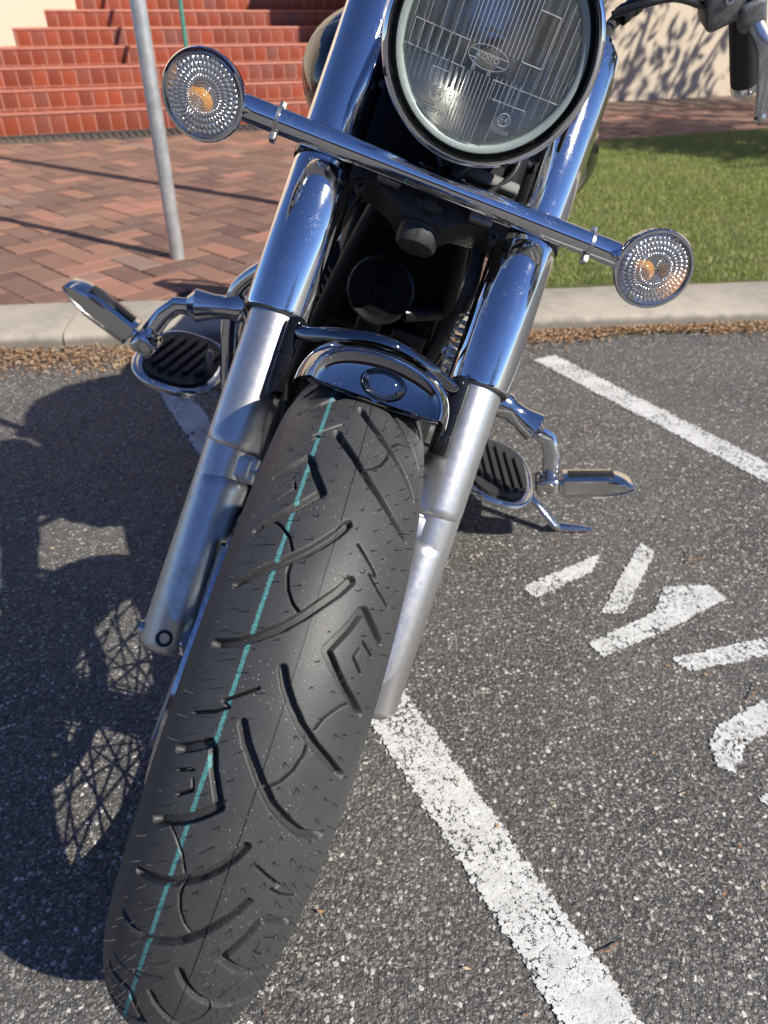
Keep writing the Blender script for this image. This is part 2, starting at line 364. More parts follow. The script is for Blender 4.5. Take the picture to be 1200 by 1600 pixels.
def bez(pts, n=24):
    P = [np.array(p, float) for p in pts]; out = []
    P = [2 * P[0] - P[1]] + P + [2 * P[-1] - P[-2]]
    for i in range(1, len(P) - 2):
        for t in np.linspace(0, 1, n, endpoint=False):
            a, b, c, d = P[i - 1], P[i], P[i + 1], P[i + 2]
            out.append(.5 * ((2 * b) + (c - a) * t + (2 * a - 5 * b + 4 * c - d) * t * t + (3 * b - 3 * c + d - a) * t ** 3))
    out.append(P[-2]); return out
def tag(o, label=None, cat=None, group=None, kind=None):
    if label: o['label'] = label
    if cat: o['category'] = cat
    if group: o['group'] = group
    if kind: o['kind'] = kind
    return o

# ================================================================== SETTING
def C24(): return rad(24.0)
bd = np.array([math.cos(C24()), math.sin(C24())]); bn = np.array([-math.sin(C24()), math.cos(C24())])
KD = rad(6.2); kd = np.array([math.cos(KD), math.sin(KD)]); kn = np.array([-math.sin(KD), math.cos(KD)])
K0 = np.array([0.0, 2.192])          # a point on the kerb's front foot
ZP = 0.055                             # footpath level
def kp(a, b, z=0): p = K0 + kd * a + kn * b; return (p[0], p[1], z)

# ground sheet reaching the horizon (asphalt)
g = MB(); L = 400
g.add([(-L, -L, 0), (L, -L, 0), (L, L, 0), (-L, L, 0)], [(0, 1, 2, 3)])
tag(g.build('car_park_asphalt', 'asphalt', smooth=0, fixn=False), kind='structure')
# raised ground under footpath / lawn
s_ = MB(); a0, a1 = -40, 40
A = [kp(a0, .05), kp(a1, .05), kp(a1, 60), kp(a0, 60)]
s_.add([(x, y, ZP - .012) for x, y, _ in A], [(0, 1, 2, 3)])
tag(s_.build('footpath_bed', 'joint', smooth=0, fixn=False), kind='structure')
# kerb : rounded profile extruded, with joints
prof = [(-.004, -.02), (0, 0), (.003, .030), (.007, .043), (.016, .050), (.035, .054), (.12, .0565), (.285, .058), (.294, ZP - .001), (.294, -.02)]
kb = MB(); segs = [-40, -14, -7.5, -3.35, -.98, 1.98, 4.4, 6.8, 12, 40]
for x0_, x1_ in zip(segs[:-1], segs[1:]):
    x1g = x1_ - .006; vs = []; nP = len(prof)
    nn = 24
    for i in range(nn + 1):
        a = x0_ + (x1g - x0_) * i / nn
        for (b, z) in prof: vs.append(kp(a, b + .0015 * math.sin(a * 9 + b * 40), z + .0012 * math.sin(a * 13 + b * 30)))
    fs = [(i * nP + j, i * nP + j + 1, (i + 1) * nP + j + 1, (i + 1) * nP + j) for i in range(nn) for j in range(nP - 1)]
    fs += [tuple(range(nP)), tuple(nn * nP + j for j in range(nP))]
    kb.add(vs, fs)
tag(kb.build('kerb', 'kerb'), kind='structure')

# pavers -------------------------------------------------------------------
def herring(cx, cy, ang, n, L=.2, gap=.004, keep=lambda x, y: True, z=ZP, mb=None):
    mb = mb or MB(); W = L / 2; ca, sa = math.cos(ang), math.sin(ang)
    for i in range(-n, n):
        for j in range(-n, n):
            for k in (0, 1):
                # herringbone 90: horizontal brick at (i+j .. ) ; vertical brick beside it
                ox = (i - j) * W + 0; oy = (i + j) * W * 1.0
                bx, by = i * W * 1 + j * 2 * W, i * W - j * 2 * W
                if k == 0: x0, y0, x1, y1 = bx, by, bx + L, by + W
                else: x0, y0, x1, y1 = bx + L, by - W, bx + L + W, by + W
                xm, ym = (x0 + x1) / 2, (y0 + y1) / 2
                X = cx + ca * xm - sa * ym; Y = cy + sa * xm + ca * ym
                if not keep(X, Y): continue
                g2 = gap / 2; dz = random.uniform(-.0015, .0015); b = .003
                q = []
                for (x, y, zz) in ((x0 + g2, y0 + g2, -.01), (x1 - g2, y0 + g2, -.01), (x1 - g2, y1 - g2, -.01), (x0 + g2, y1 - g2, -.01)): q.append((x, y, zz))
                for (x, y, zz) in ((x0 + g2, y0 + g2, -b), (x1 - g2, y0 + g2, -b), (x1 - g2, y1 - g2, -b), (x0 + g2, y1 - g2, -b)): q.append((x, y, zz))
                for (x, y, zz) in ((x0 + g2 + b, y0 + g2 + b, 0), (x1 - g2 - b, y0 + g2 + b, 0), (x1 - g2 - b, y1 - g2 - b, 0), (x0 + g2 + b, y1 - g2 - b, 0)): q.append((x, y, zz))
                vs = [(cx + ca * x - sa * y, cy + sa * x + ca * y, z + zz + dz) for x, y, zz in q]
                mb.add(vs, [(4, 5, 1, 0), (5, 6, 2, 1), (6, 7, 3, 2), (7, 4, 0, 3), (4, 8, 9, 5), (5, 9, 10, 6), (6, 10, 11, 7), (7, 11, 8, 4), (8, 11, 10, 9)])
    return mb
def brow(mb, P0, d, nrm, count, L, W, rows, gap=.004, stag=.5, z=ZP, keep=lambda x, y: True):
    for r in range(rows):
        for i in range(count):
            off = (r % 2) * stag * L
            x0 = i * L + off; y0 = r * W; g2 = gap / 2; b = .003; dz = random.uniform(-.0015, .0015)
            c = P0 + d * (x0 + L / 2) + nrm * (y0 + W / 2)
            if not keep(c[0], c[1]): continue
            q = [(x0 + g2, y0 + g2), (x0 + L - g2, y0 + g2), (x0 + L - g2, y0 + W - g2), (x0 + g2, y0 + W - g2)]
            qi = [(x0 + g2 + b, y0 + g2 + b), (x0 + L - g2 - b, y0 + g2 + b), (x0 + L - g2 - b, y0 + W - g2 - b), (x0 + g2 + b, y0 + W - g2 - b)]
            f = lambda p, zz: tuple(P0 + d * p[0] + nrm * p[1]) + (z + zz + dz,)
            vs = [f(p, -.01) for p in q] + [f(p, -b) for p in q] + [f(p, 0) for p in qi]
            mb.add(vs, [(4, 5, 1, 0), (5, 6, 2, 1), (6, 7, 3, 2), (7, 4, 0, 3), (4, 8, 9, 5), (5, 9, 10, 6), (6, 10, 11, 7), (7, 11, 8, 4), (8, 11, 10, 9)])
S0 = np.array([-2.937, 6.125])      # stair front point at its left
def sdist(x, y): return (np.array([x, y]) - S0) @ bn
def kdist(x, y): return (np.array([x, y]) - K0) @ kn
EDGE = lambda y: .55 + (y - 2.5) * .16            # x of lawn's left edge
GB0 = np.array([1.511, 5.973])        # lawn back line point
def gback(x, y): return (np.array([x, y]) - GB0) @ bn
pv = herring(-.85, 2.82, rad(47), 52, L=.221, keep=lambda x, y: kdist(x, y) > .31 and sdist(x, y) < -.42 and x > -6.5 and (x < EDGE(y) - .06 or gback(x, y) > .2) and x < 7)
brow(pv, GB0 + bd * -1.2 + bn * .02, bd, bn, 90, .1, .2, 1, stag=0)
tag(pv.build('brick_footpath', 'paver', smooth=0, fixn=False), kind='structure')
# straight header rows towards the wall at the right are part of the same paving
# drain channel in front of the steps
dr = MB()
c = S0 + bd * 1.5 - bn * .30
for i in range(-60, 90):
    p = S0 + bd * (i * .055) - bn * .27; R = [[bd[0], bn[0], 0], [bd[1], bn[1], 0], [0, 0, 1]]
    dr.box((p[0], p[1], ZP - .004), (.03, .30, .012), R)
for sgn in (-1, 1):
    p = S0 + bd * .8 - bn * (.27 + sgn * .16); dr.box((p[0], p[1], ZP - .003), (8.3, .02, .016), R)
tag(dr.build('drain_grate', 'grate', smooth=0), 'long dark steel drain grate at the foot of the red tiled steps', 'drain')

# tiled steps --------------------------------------------------------------
Rb = [[bd[0], bn[0], 0], [bd[1], bn[1], 0], [0, 0, 1]]
def B3(a, b, z): p = S0 + bd * a + bn * b; return (p[0], p[1], z)
steps = bpy.data.objects.new('tiled_steps', None); COL.objects.link(steps); steps.location = B3(0, 0, ZP)
tag(steps, 'flight of red glazed tile steps with pale pink grout behind the brick paving', 'steps')
hz = [.148, .275, .407, .533, .661, .788, .915, 1.05, 1.18]; TR = .296
core = MB(); til = MB(); nos = MB(); zprev = 0; SL, SR = -2.2, 3.9
for k, z1 in enumerate(hz):
    b0 = k * TR
    core.box(B3((SL + SR) / 2, b0 - .0065 + (TR + .6) / 2, ZP + z1 / 2 - .0002), (SR - SL, TR + .6, z1 - .0004), Rb)
    # riser tiles
    n_ = int((SR - SL) / .112); ph = (k * .037) % .112
    hh = (z1 - zprev) - .022
    for i in range(n_):
        a = SL + ph + (i + .5) * .112
        til.box(B3(a, b0 - .003, ZP + zprev + hh / 2 + .002), (.1052, .012, hh - .004), Rb, .0022)
        for j in range(2):
            til.box(B3(a, b0 + .062 + j * .134, ZP + z1 - .003), (.1052, .126, .010), Rb)
    nos.box(B3((SL + SR) / 2, b0 + .002, ZP + z1 - .008), (SR - SL, .035, .020), Rb, .006)
    zprev = z1
for o_, nm, m_ in ((core, 'step_core', 'grout'), (til, 'tile_facing', 'tile'), (nos, 'nosing', 'nosing')):
    for i in range(len(o_.v)):
        o_.v[i] = tuple(np.array(o_.v[i]) - np.array(B3(0, 0, ZP)))
    o = o_.build(nm, m_, steps, smooth=30)
# cream walls
def wall(name, a0, a1, b0, b1, z0, z1, label, mat='cream'):
    m = MB(); m.box(B3((a0 + a1) / 2, (b0 + b1) / 2, (z0 + z1) / 2), (a1 - a0, b1 - b0, z1 - z0), Rb, .012)
    return tag(m.build(name, mat), label, 'wall')
# oblique flank wall at the left of the steps
m = MB(); pa = np.array(B3(.292 - 1.6, 1.186 - 1.6, 0))[:2]; pb = np.array(B3(.292 + 2.4, 1.186 + 2.4 * 1.0, 0))[:2]
d_ = (pb - pa) / np.linalg.norm(pb - pa); n_ = np.array([-d_[1], d_[0]])
m.box(tuple((pa + pb) / 2 + n_ * .15) + (ZP + 1.5,), (np.linalg.norm(pb - pa), .30, 3.0), [[d_[0], n_[0], 0], [d_[1], n_[1], 0], [0, 0, 1]], .01)
tag(m.build('flank_wall', 'cream'), 'pale cream rendered wall cutting across the upper left of the red steps', 'wall')
wx0 = 3.9
wall('building_wall', wx0, 15, .42, .75, 0, 4.2, 'long cream rendered building wall streaked with leaf shadows behind the lawn')
wall('stair_cheek_wall', wx0 - .3, wx0 - .02, -.05, 3.2, 0, 2.6, 'cream cheek wall closing the right end of the red steps')
wall('back_wall', -4, wx0, 3.4, 3.7, 0, 4.2, 'tall cream wall behind the top of the red steps')

# lawn -----------------------------------------------------------------
lw = MB()
q0 = np.array(kp(.0, .345)[:2])
def lawn_poly():
    yk = lambda x: K0[1] + math.tan(KD) * x + .298
    P = []
    xl0 = .55; P.append((xl0, yk(xl0))); P.append((9.0, yk(9.0)))
    e = GB0 + bd * 7.5; P.append(tuple(e)); xl1 = GB0 + bd * ((EDGE(5.3) - GB0[0]) / bd[0]); P.append((xl1[0], xl1[1])); return P
LP = lawn_poly()
lw.prism(LP, .02, ZP + .004)
tag(lw.build('lawn_ground', 'lawn', smooth=0), kind='structure')
# blades
def in_poly(x, y, P):
    r = np.zeros(len(x), bool); n = len(P)
    for i in range(n):
        x1, y1 = P[i]; x2, y2 = P[(i + 1) % n]
        c = ((y1 > y) != (y2 > y)) & (x < (x2 - x1) * (y - y1) / (y2 - y1 + 1e-12) + x1); r ^= c
    return r
def tri_mesh(name, V, Fc, mat, **kw):
    me = bpy.data.meshes.new(name); nv = len(V); nf = len(Fc); k = Fc.shape[1]
    me.vertices.add(nv); me.vertices.foreach_set('co', V.astype(np.float32).ravel())
    me.loops.add(nf * k); me.loops.foreach_set('vertex_index', Fc.astype(np.int32).ravel())
    me.polygons.add(nf); me.polygons.foreach_set('loop_start', np.arange(0, nf * k, k, dtype=np.int32))
    me.update(calc_edges=True); me.materials.append(M[mat]); o = bpy.data.objects.new(name, me); COL.objects.link(o); return o
def blades(n, gen, hmin, hmax, wd, lean=.8):
    x, y, z = gen(n); n = len(x)
    h = rng.uniform(hmin, hmax, n); a = rng.uniform(0, 2 * np.pi, n); wv = rng.uniform(.6, 1.3, n) * wd
    la = rng.uniform(0, 2 * np.pi, n); ll = rng.uniform(.1, lean, n) * h
    b1 = np.stack([x - np.cos(a) * wv, y - np.sin(a) * wv, z], 1); b2 = np.stack([x + np.cos(a) * wv, y + np.sin(a) * wv, z], 1)
    mx_, my_ = x + np.cos(la) * ll * .35, y + np.sin(la) * ll * .35
    m1 = np.stack([mx_ - np.cos(a) * wv * .8, my_ - np.sin(a) * wv * .8, z + h * .6], 1); m2 = np.stack([mx_ + np.cos(a) * wv * .8, my_ + np.sin(a) * wv * .8, z + h * .6], 1)
    t = np.stack([x + np.cos(la) * ll, y + np.sin(la) * ll, z + h * (1 - .25 * (ll / h))], 1)
    V = np.stack([b1, b2, m2, m1, t], 1).reshape(-1, 3); i = np.arange(n)[:, None] * 5
    Fc = np.concatenate([i + np.array([0, 1, 2]), i + np.array([0, 2, 3]), i + np.array([3, 2, 4])], 0); return V, Fc
def gl(n):
    x = rng.uniform(.4, 5.6, n); y = rng.uniform(2.4, 8.2, n)
    k = in_poly(x, y, LP) & (x < .62 * y + .9) & (rng.uniform(0, 1, n) < np.clip(4.2 / y, 0, 1)); return x[k], y[k], np.full(k.sum(), ZP + .003)
V, Fc = blades(430000, gl, .009, .028, .0013, 1.4)
tag(tri_mesh('grass', V, Fc, 'grass'), kind='stuff')

# leaf litter drift along the kerb foot + loose bits
def chips(n, gen, smin, smax, asp=(.25, .8)):
    x, y, z = gen(n); n = len(x)
    s = rng.uniform(smin, smax, n); a = rng.uniform(0, 2 * np.pi, n); w_ = s * rng.uniform(asp[0], asp[1], n)
    tx = rng.uniform(-.5, .5, n); ty = rng.uniform(-.5, .5, n)
    pts = []
    for (p, q) in ((-1, 0), (0, -1), (1, 0), (0, 1)):
        dx = p * s * .5; dy = q * w_ * .5
        X = x + dx * np.cos(a) - dy * np.sin(a); Y = y + dx * np.sin(a) + dy * np.cos(a); Z = z + np.abs(dx * tx) + np.abs(dy * ty) + (abs(p)) * s * .08
        pts.append(np.stack([X, Y, Z], 1))
    V = np.stack(pts, 1).reshape(-1, 3); i = np.arange(n)[:, None] * 4
    return V, i + np.array([0, 1, 2, 3])
def gk(n):
    a = rng.uniform(-2.2, 2.6, n); b = -np.abs(rng.normal(0, .042, n)); wl_ = np.where(a < -.2, 1.5, .75) * (1 + .35 * np.sin(a * 5.1) + .2 * np.sin(a * 13)); b = b * wl_
    P = K0[None] + a[:, None] * kd + b[:, None] * kn
    return P[:, 0], P[:, 1], .003 + rng.uniform(0, 1, n) * np.clip(.020 + b * .16, .001, .03)
V1, F1 = chips(26000, gk, .004, .015)
tag(tri_mesh('leaf_litter', V1, F1, 'litter'), kind='stuff')
def gs(n):
    x = rng.uniform(-1.3, 1.6, n); y = rng.uniform(.25, 2.2, n); return x, y, np.full(n, .004)
V2, F2 = chips(420, gs, .003, .011, (.15, .6))
tag(tri_mesh('loose_leaf_bits', V2, F2, 'litter'), kind='stuff')
# twigs
def gpt_(px, py, z=.003):
    d = F_ + ((px - 600) / FPX) * R2_ - ((py - 800) / FPX) * U2_; t = (z - CAMH) / d.z; return (d.x * t, d.y * t)
for i, (px_, py_, a, l) in enumerate(((1070, 885, .9, .05), (1076, 876, .15, .045), (930, 1488, .05, .03), (1168, 1092, .6, .04), (716, 1230, 1.9, .016))):
    x, y = gpt_(px_, py_)
    t = MB(); t.tube(bez([(x, y, .004), (x + l * .5 * math.cos(a), y + l * .5 * math.sin(a), .007), (x + l * math.cos(a + .3), y + l * math.sin(a + .3), .004)], 6), .0008, 6)
    lb = ['thin brown twig lying beside the white letter on the asphalt', 'second thin brown twig crossing the first beside the white letter', 'short pale twig lying on the asphalt right of the worn line',
          'thin curved twig near the right edge above the curved letter', 'tiny dark twig alone on the open asphalt'][i]
    tag(t.build('twig', 'litter'), lb, 'twig', 'twigs on the asphalt')

# painted lines --------------------------------------------------------------
def paint_mesh(name, polys, z=.0025, cell=.01, soft=.012):
    """fill each polygon on a fine grid, UV.x = distance to edge / 2 cm"""
    V = []; Fq = []; UVs = []
    for P in polys:
        P = np.array(P); mn = P.min(0) - .01; mxx = P.max(0) + .01
        nx = int((mxx[0] - mn[0]) / cell) + 1; ny = int((mxx[1] - mn[1]) / cell) + 1
        X, Y = np.meshgrid(np.linspace(mn[0], mxx[0], nx + 1), np.linspace(mn[1], mxx[1], ny + 1), indexing='ij')
        x = X.ravel(); y = Y.ravel(); ins = in_poly(x, y, [tuple(p) for p in P])
        dmin = np.full(len(x), 9.)
        for i in range(len(P)):
            a = P[i]; b = P[(i + 1) % len(P)]; d = b - a; t = np.clip(((x - a[0]) * d[0] + (y - a[1]) * d[1]) / (d @ d), 0, 1)
            dmin = np.minimum(dmin, np.hypot(x - a[0] - t * d[0], y - a[1] - t * d[1]))
        sd_ = np.where(ins, dmin, -dmin).reshape(nx + 1, ny + 1)
        base = len(V); V.extend(np.stack([x, y, np.full(len(x), z)], 1).tolist()); UVs.extend(np.clip(sd_.ravel() / soft, -3, 1.0).tolist())
        for i in range(nx):
            for j in range(ny):
                if sd_[i:i + 2, j:j + 2].max() > -.002:
                    Fq.append((base + i * (ny + 1) + j, base + (i + 1) * (ny + 1) + j, base + (i + 1) * (ny + 1) + j + 1, base + i * (ny + 1) + j + 1))
    me = bpy.data.meshes.new(name); me.from_pydata(V, [], Fq); me.update(); me.materials.append(M['road_paint'])
    uvl = me.uv_layers.new(name='UVMap'); li = np.zeros(len(me.loops), dtype=np.int32); me.loops.foreach_get('vertex_index', li)
    arr = np.zeros((len(li), 2), dtype=np.float32); arr[:, 0] = np.array(UVs)[li]; uvl.data.foreach_set('uv', arr.ravel())
    o = bpy.data.objects.new(name, me); COL.objects.link(o); return tag(o, kind='structure')
def gpt(px, py, z=0.0025):
    d = F_ + ((px - 600) / FPX) * R2_ - ((py - 800) / FPX) * U2_; t = (z - CAMH) / d.z; return (d.x * t, d.y * t)
def strip(pa, pb, w_):
    pa = np.array(pa); pb = np.array(pb); d = (pb - pa) / np.linalg.norm(pb - pa); n_ = np.array([-d[1], d[0]]) * w_ / 2
    return [pa + n_, pb + n_, pb - n_, pa - n_]
lA0, lA1 = np.array(gpt(848, 562)), np.array(gpt(1190, 738)); dA = (lA1 - lA0) / np.linalg.norm(lA1 - lA0)
nA = np.array([-dA[1], dA[0]])
paint_mesh('parking_line', [[gpt(832, 562), gpt(868, 554), tuple(lA0 + dA * 2.6 + nA * .036), tuple(lA0 + dA * 2.6 - nA * .036)]], soft=.004)
lB0, lB1 = np.array(gpt(243, 570)), np.array(gpt(930, 1580)); dB = (lB1 - lB0) / np.linalg.norm(lB1 - lB0)
paint_mesh('bay_line', [strip(lB0, lB0 + dB * 3.2, .078)], cell=.004, soft=.0045)
# stencilled letters, traced on the ground plane
LT = [[(816, 919), (832, 908), (940, 864), (925, 893), (838, 935)],
      [(1000, 846), (1024, 862), (976, 960), (938, 958)],
      [(1038, 915), (1108, 914), (1136, 935), (1062, 976), (942, 1028), (919, 1004), (1020, 956)],
      [(1046, 1028), (1200, 994), (1300, 968), (1300, 1000), (1200, 1026), (1080, 1049)],
      [(1200, 1089), (1330, 1040), (1330, 1080), (1200, 1144), (1162, 1168), (1160, 1190), (1146, 1212), (1120, 1196), (1108, 1160), (1118, 1134)],
      [(1184, 1246), (1260, 1200), (1300, 1260), (1240, 1290), (1200, 1262)]]
for P in LT:
    paint_mesh('painted_letter', [[gpt(*p) for p in P]], cell=.0028, soft=.0024)

# ================================================================== street furniture
def pole(px, py, label, r=.0265, h=2.5):
    x, y = gpt(px, py, ZP)
    e = bpy.data.objects.new('street_pole', None); COL.objects.link(e); e.location = (x, y, ZP)
    tag(e, label, 'pole', 'galvanised poles in the brick footpath')
    m = MB(); m.lathe((0, 0, -.05), (0, 0, 1), [(0, r), (h, r)], 32); m.build('post', 'paint_pole', e)
    m = MB(); m.lathe((0, 0, h - .05), (0, 0, 1), [(0, r * 1.08), (.02, r * 1.08), (.03, r * .7), (.032, 0)], 32); m.build('cap', 'black_satin', e)
    return e
pole(278, 403, 'straight silver galvanised pole standing alone on the red brick paving')
pole(566, 338, 'silver galvanised pole hidden behind the fork, seen by its long shadow', .040)
# surface patch of the pink pavers round the pole
# stair hand rail
hr = bpy.data.objects.new('stair_handrail', None); COL.objects.link(hr)
tag(hr, 'thin green handrail rising over the red tiled steps', 'handrail')
def planept(px, py, off):
    d = np.array(F_ + ((px - 600) / FPX) * R2_ - ((py - 800) / FPX) * U2_); C0 = np.array((0, 0, CAMH)); P0 = np.array(B3(0, off, 0)); nn_ = np.array([bn[0], bn[1], 0])
    t = ((P0 - C0) @ nn_) / (d @ nn_); return C0 + d * t
gpst = planept(289, 60, .15); hr.location = (gpst[0], gpst[1], ZP)
m = MB(); m.tube([(0, 0, .12), (0, 0, 1.02)], .017, 16); m.build('post', 'green_paint', hr)
up_ = np.array([bn[0], bn[1], 0])
m = MB(); m.tube([(0, 0, 1.02), tuple(up_ * .28 * 7 + np.array((0, 0, 1.02 + .86)))], .019, 16); m.build('rail', 'green_paint', hr)
m = MB(); m.tube([tuple(up_ * .28 * 6 + np.array((0, 0, .80))), tuple(up_ * .28 * 6 + np.array((0, 0, 1.75)))], .017, 16); m.build('post', 'green_paint', hr)
# ================================================================== MOTORCYCLE (local frame: x = rider's left side seen right, y back, z up in the leaned plane)
RK = rad(35.3719); RW = .3202; TA = .1126
moto = bpy.data.objects.new('motorcycle', None); COL.objects.link(moto)
moto.matrix_world = Matrix(((0.9427916924, 0.0883479881, 0.3214629958, -0.2178343487), (-0.0836207338, 0.9960896712, -0.0285121006, 0.532750289), (-0.3227249565, 0, 0.9464927905, 0), (0, 0, 0, 1)))
tag(moto, 'chrome and black cruiser motorcycle leaning on its side stand in the parking bay', 'motorcycle')
sR, cR = math.sin(RK), math.cos(RK)
def SC(u, s, n): return np.array((u, s * sR - n * cR, RW + s * cR + n * sR))
EU = np.array((1., 0, 0)); ES = np.array((0, sR, cR)); EN = np.array((0, -cR, sR)); FW = np.array((0, -1., 0))
RSC = np.stack([EU, ES, EN], 1)      # columns u,s,n

# ---- front wheel
def annulus_tube(mb, R, prof, seg=128, c=(0, 0, RW)):
    mb.lathe(c, (1, 0, 0), prof, seg, up=(0, 0, 1)); return mb
m = MB()
rim = [(a_, b_ + .036) for a_, b_ in [(-.052, .212), (-.056, .221), (-.050, .226), (-.044, .214), (-.030, .204), (-.012, .196), (.012, .196), (.030, .204), (.044, .214), (.050, .226), (.056, .221), (.052, .212), (.040, .204), (.026, .194), (.010, .188), (-.010, .188), (-.026, .194), (-.040, .204), (-.052, .212)]]
annulus_tube(m, 0, rim)
wheel = m.build('front_wheel', 'chrome_clean', moto)
hub = MB(); hub.lathe((0, 0, RW), (1, 0, 0), [(-.075, .012), (-.075, .042), (-.060, .046), (-.056, .036), (-.03, .030), (.03, .030), (.056, .036), (.060, .046), (.075, .042), (.075, .012)], 48, up=(0, 0, 1)); hub.build('hub', 'chrome_clean', wheel)
ax = MB(); ax.lathe((0, 0, RW), (1, 0, 0), [(-.1425, 0), (-.1425, .007), (-.141, .0075), (-.139, .009), (.137, .009), (.137, 0)], 24); ax.build('axle', 'bolt_steel', wheel)
for k in range(60):
    a = 2 * math.pi * k / 60; sd_ = -1 if k % 2 else 1; tw = (.62 if (k // 2) % 2 else -.62)
    p0 = (sd_ * .052, .040 * math.sin(a + tw * 2.0), RW + .040 * math.cos(a + tw * 2.0)); p1 = (sd_ * .008, .236 * math.sin(a), RW + .236 * math.cos(a))
    t = MB(); t.tube([p0, p1], .0020, 8); t.build('spoke', 'bolt_steel', wheel)
dk = MB(); dk.lathe((-.0795, 0, RW), (1, 0, 0), [(0, .112), (0, .150), (.005, .150), (.005, .112), (0, .112)], 128, up=(0, 0, 1)); dko = dk.build('brake_disc', 'disc_steel', wheel)
dk = MB()
for k in range(6):
    a = k * math.pi / 3 + .2; dk.tube([(-.0805, .04 * math.sin(a), RW + .04 * math.cos(a)), (-.0805, .113 * math.sin(a + .15), RW + .113 * math.cos(a + .15))], [.012, .009], 10, sx=1)
dk.lathe((-.083, 0, RW), (1, 0, 0), [(0, .03), (0, .05), (.012, .05), (.012, .03)], 48); dk.build('disc_carrier', 'dark_alu', wheel)

# ---- front tyre with the tread carved from the traced groove pattern
TL = [('w', [(-3.3, -60), (-4.8, -46), (-6.0, -36), (-5.6, -32.5), (-3.6, -28), (0, -16.5), (1.8, -26.5), (3.5, -37.5), (6, -59.5)]),
      ('s', [(-1.2, -54), (-2.4, -41.5)]), ('s', [(-1.4, -39.5), (-.3, -37), (1.3, -47.5)]),
      ('s', [(4.8, -45.5), (5.5, -38.5), (7, -29.5), (8.7, -24.5)]), ('s', [(9.9, -22.5), (11.7, -22.5), (13.6, -19), (15, -13.5), (15.7, -8.5)]),
      ('w', [(3.4, 6.5), (5.1, 1.5), (6.9, -6), (8.7, -15.5), (10.5, -28.5), (12.1, -43.5), (13.9, -60)]),
      ('w', [(10.2, 19.5), (12, 13.5), (13.9, 5), (15.7, -3), (17.8, -14), (19.6, -28), (20.9, -40.5), (21.4, -51), (21.7, -60)]),
      ('s', [(-13.4, -17), (-10.8, -37), (-10.4, -31.5), (-9.3, -41), (-8.1, -57)])]
def smooth_poly(P, kind):
    if kind != 'w' or len(P) < 4: return [np.array(p, float) for p in P]
    return None
anch = [2.5 - 38.4, 2.5, 2.5 + 38.4] + [40.9 + (360 - 76.8) / 7 * k for k in range(1, 7)]
segs_ = []
for A0_ in anch:
    for mir, sh in ((1, 0.), (-1, 18.9)):
        for kind, P in TL:
            pts = [(A0_ + sh + p, mir * v) for p, v in P]
            for a, b in zip(pts[:-1], pts[1:]): segs_.append((kind, a, b, a == pts[0], b == pts[-1]))
RCW = .066
def tyre_depth(ph, v):
    """ph deg, v mm grids -> groove depth (m), wide/sipe"""
    D = np.zeros(ph.shape); SP = np.zeros(ph.shape); k_ = math.radians(1) * 1000 * (RW - .012)
    for kind, a, b, e0, e1 in segs_:
        for off in (0, 360, -360):
            pa, pb = a[0] + off, b[0] + off
            if max(pa, pb) < ph.min() - 3 or min(pa, pb) > ph.max() + 3: continue
            i0 = np.searchsorted(ph[:, 0], min(pa, pb) - 2); i1 = np.searchsorted(ph[:, 0], max(pa, pb) + 2)
            if i1 <= i0: continue
            X = ph[i0:i1] * k_; Y = v[i0:i1]; ax_, ay, bx, by = pa * k_, a[1], pb * k_, b[1]
            dx, dy = bx - ax_, by - ay; L2 = dx * dx + dy * dy
            t = np.clip(((X - ax_) * dx + (Y - ay) * dy) / L2, 0, 1)
            d = np.hypot(X - ax_ - t * dx, Y - ay - t * dy)
            if kind == 'w': hw, dp, soft = 2.9, .0066, .6
            else: hw, dp, soft = .85, .0030, .7
            s = np.clip((hw - d) / soft + .5, 0, 1); s = s * s * (3 - 2 * s)
            D[i0:i1] = np.maximum(D[i0:i1], dp * s)
            if kind == 's': SP[i0:i1] = np.maximum(SP[i0:i1], s)
    tyre_depth.sipe = np.maximum(SP, np.clip(D / .0066, 0, 1) * .22)
    return D
def tyre_patch(p0, p1, dphi, dv):
    ph = np.arange(p0, p1 + dphi * .5, dphi); ph[-1] = p1
    v = np.arange(-94, 94 + dv * .5, dv); PHg, Vg = np.meshgrid(ph, v, indexing='ij')
    D = tyre_depth(PHg, Vg) * np.clip((80 - np.abs(Vg)) / 6, 0, 1); SPg = tyre_depth.sipe
    # mould seam ridge at the centre
    D = D - .00012 * np.exp(-((Vg - 1.2) / .35) ** 2) * (D < .001)
    vv = Vg / 1000; an = np.clip(vv / RCW, -1.24, 1.24); ex = np.abs(vv) - 1.24 * RCW; ex = np.clip(ex, 0, None)
    u = RCW * np.sin(an) + np.sign(vv) * ex * .32; rr = RW - RCW * (1 - np.cos(an)) - ex * .95 * 1.0
    nu = np.sin(an); nr = np.cos(an); u = u - D * nu; rr = rr - D * nr
    a = np.radians(PHg)
    # position = O + u*U + rr*(cos a * EN - sin a * ES)
    X = u; Yl = rr * (np.cos(a) * EN[1] - np.sin(a) * ES[1]); Zl = RW + rr * (np.cos(a) * EN[2] - np.sin(a) * ES[2])
    return np.stack([X, Yl, Zl], -1), Vg, SPg, PHg
parts = [tyre_patch(-62, 52, .11, .62), tyre_patch(52, 298, .5, 2.0)]
Vs, Fs, US, GS = [], [], [], []; b = 0
for P, Vg, D, PHg in parts:
    a_, c_ = P.shape[:2]; Vs.append(P.reshape(-1, 3)); GS.append(D.ravel()); US.append(np.stack([Vg.ravel() / 1000 * 5 + .5, PHg.ravel() / 360], 1))
    I, J = np.meshgrid(np.arange(a_ - 1), np.arange(c_ - 1), indexing='ij'); q = (I * c_ + J).ravel() + b
    Fs.append(np.stack([q, q + 1, q + c_ + 1, q + c_], 1)); b += a_ * c_
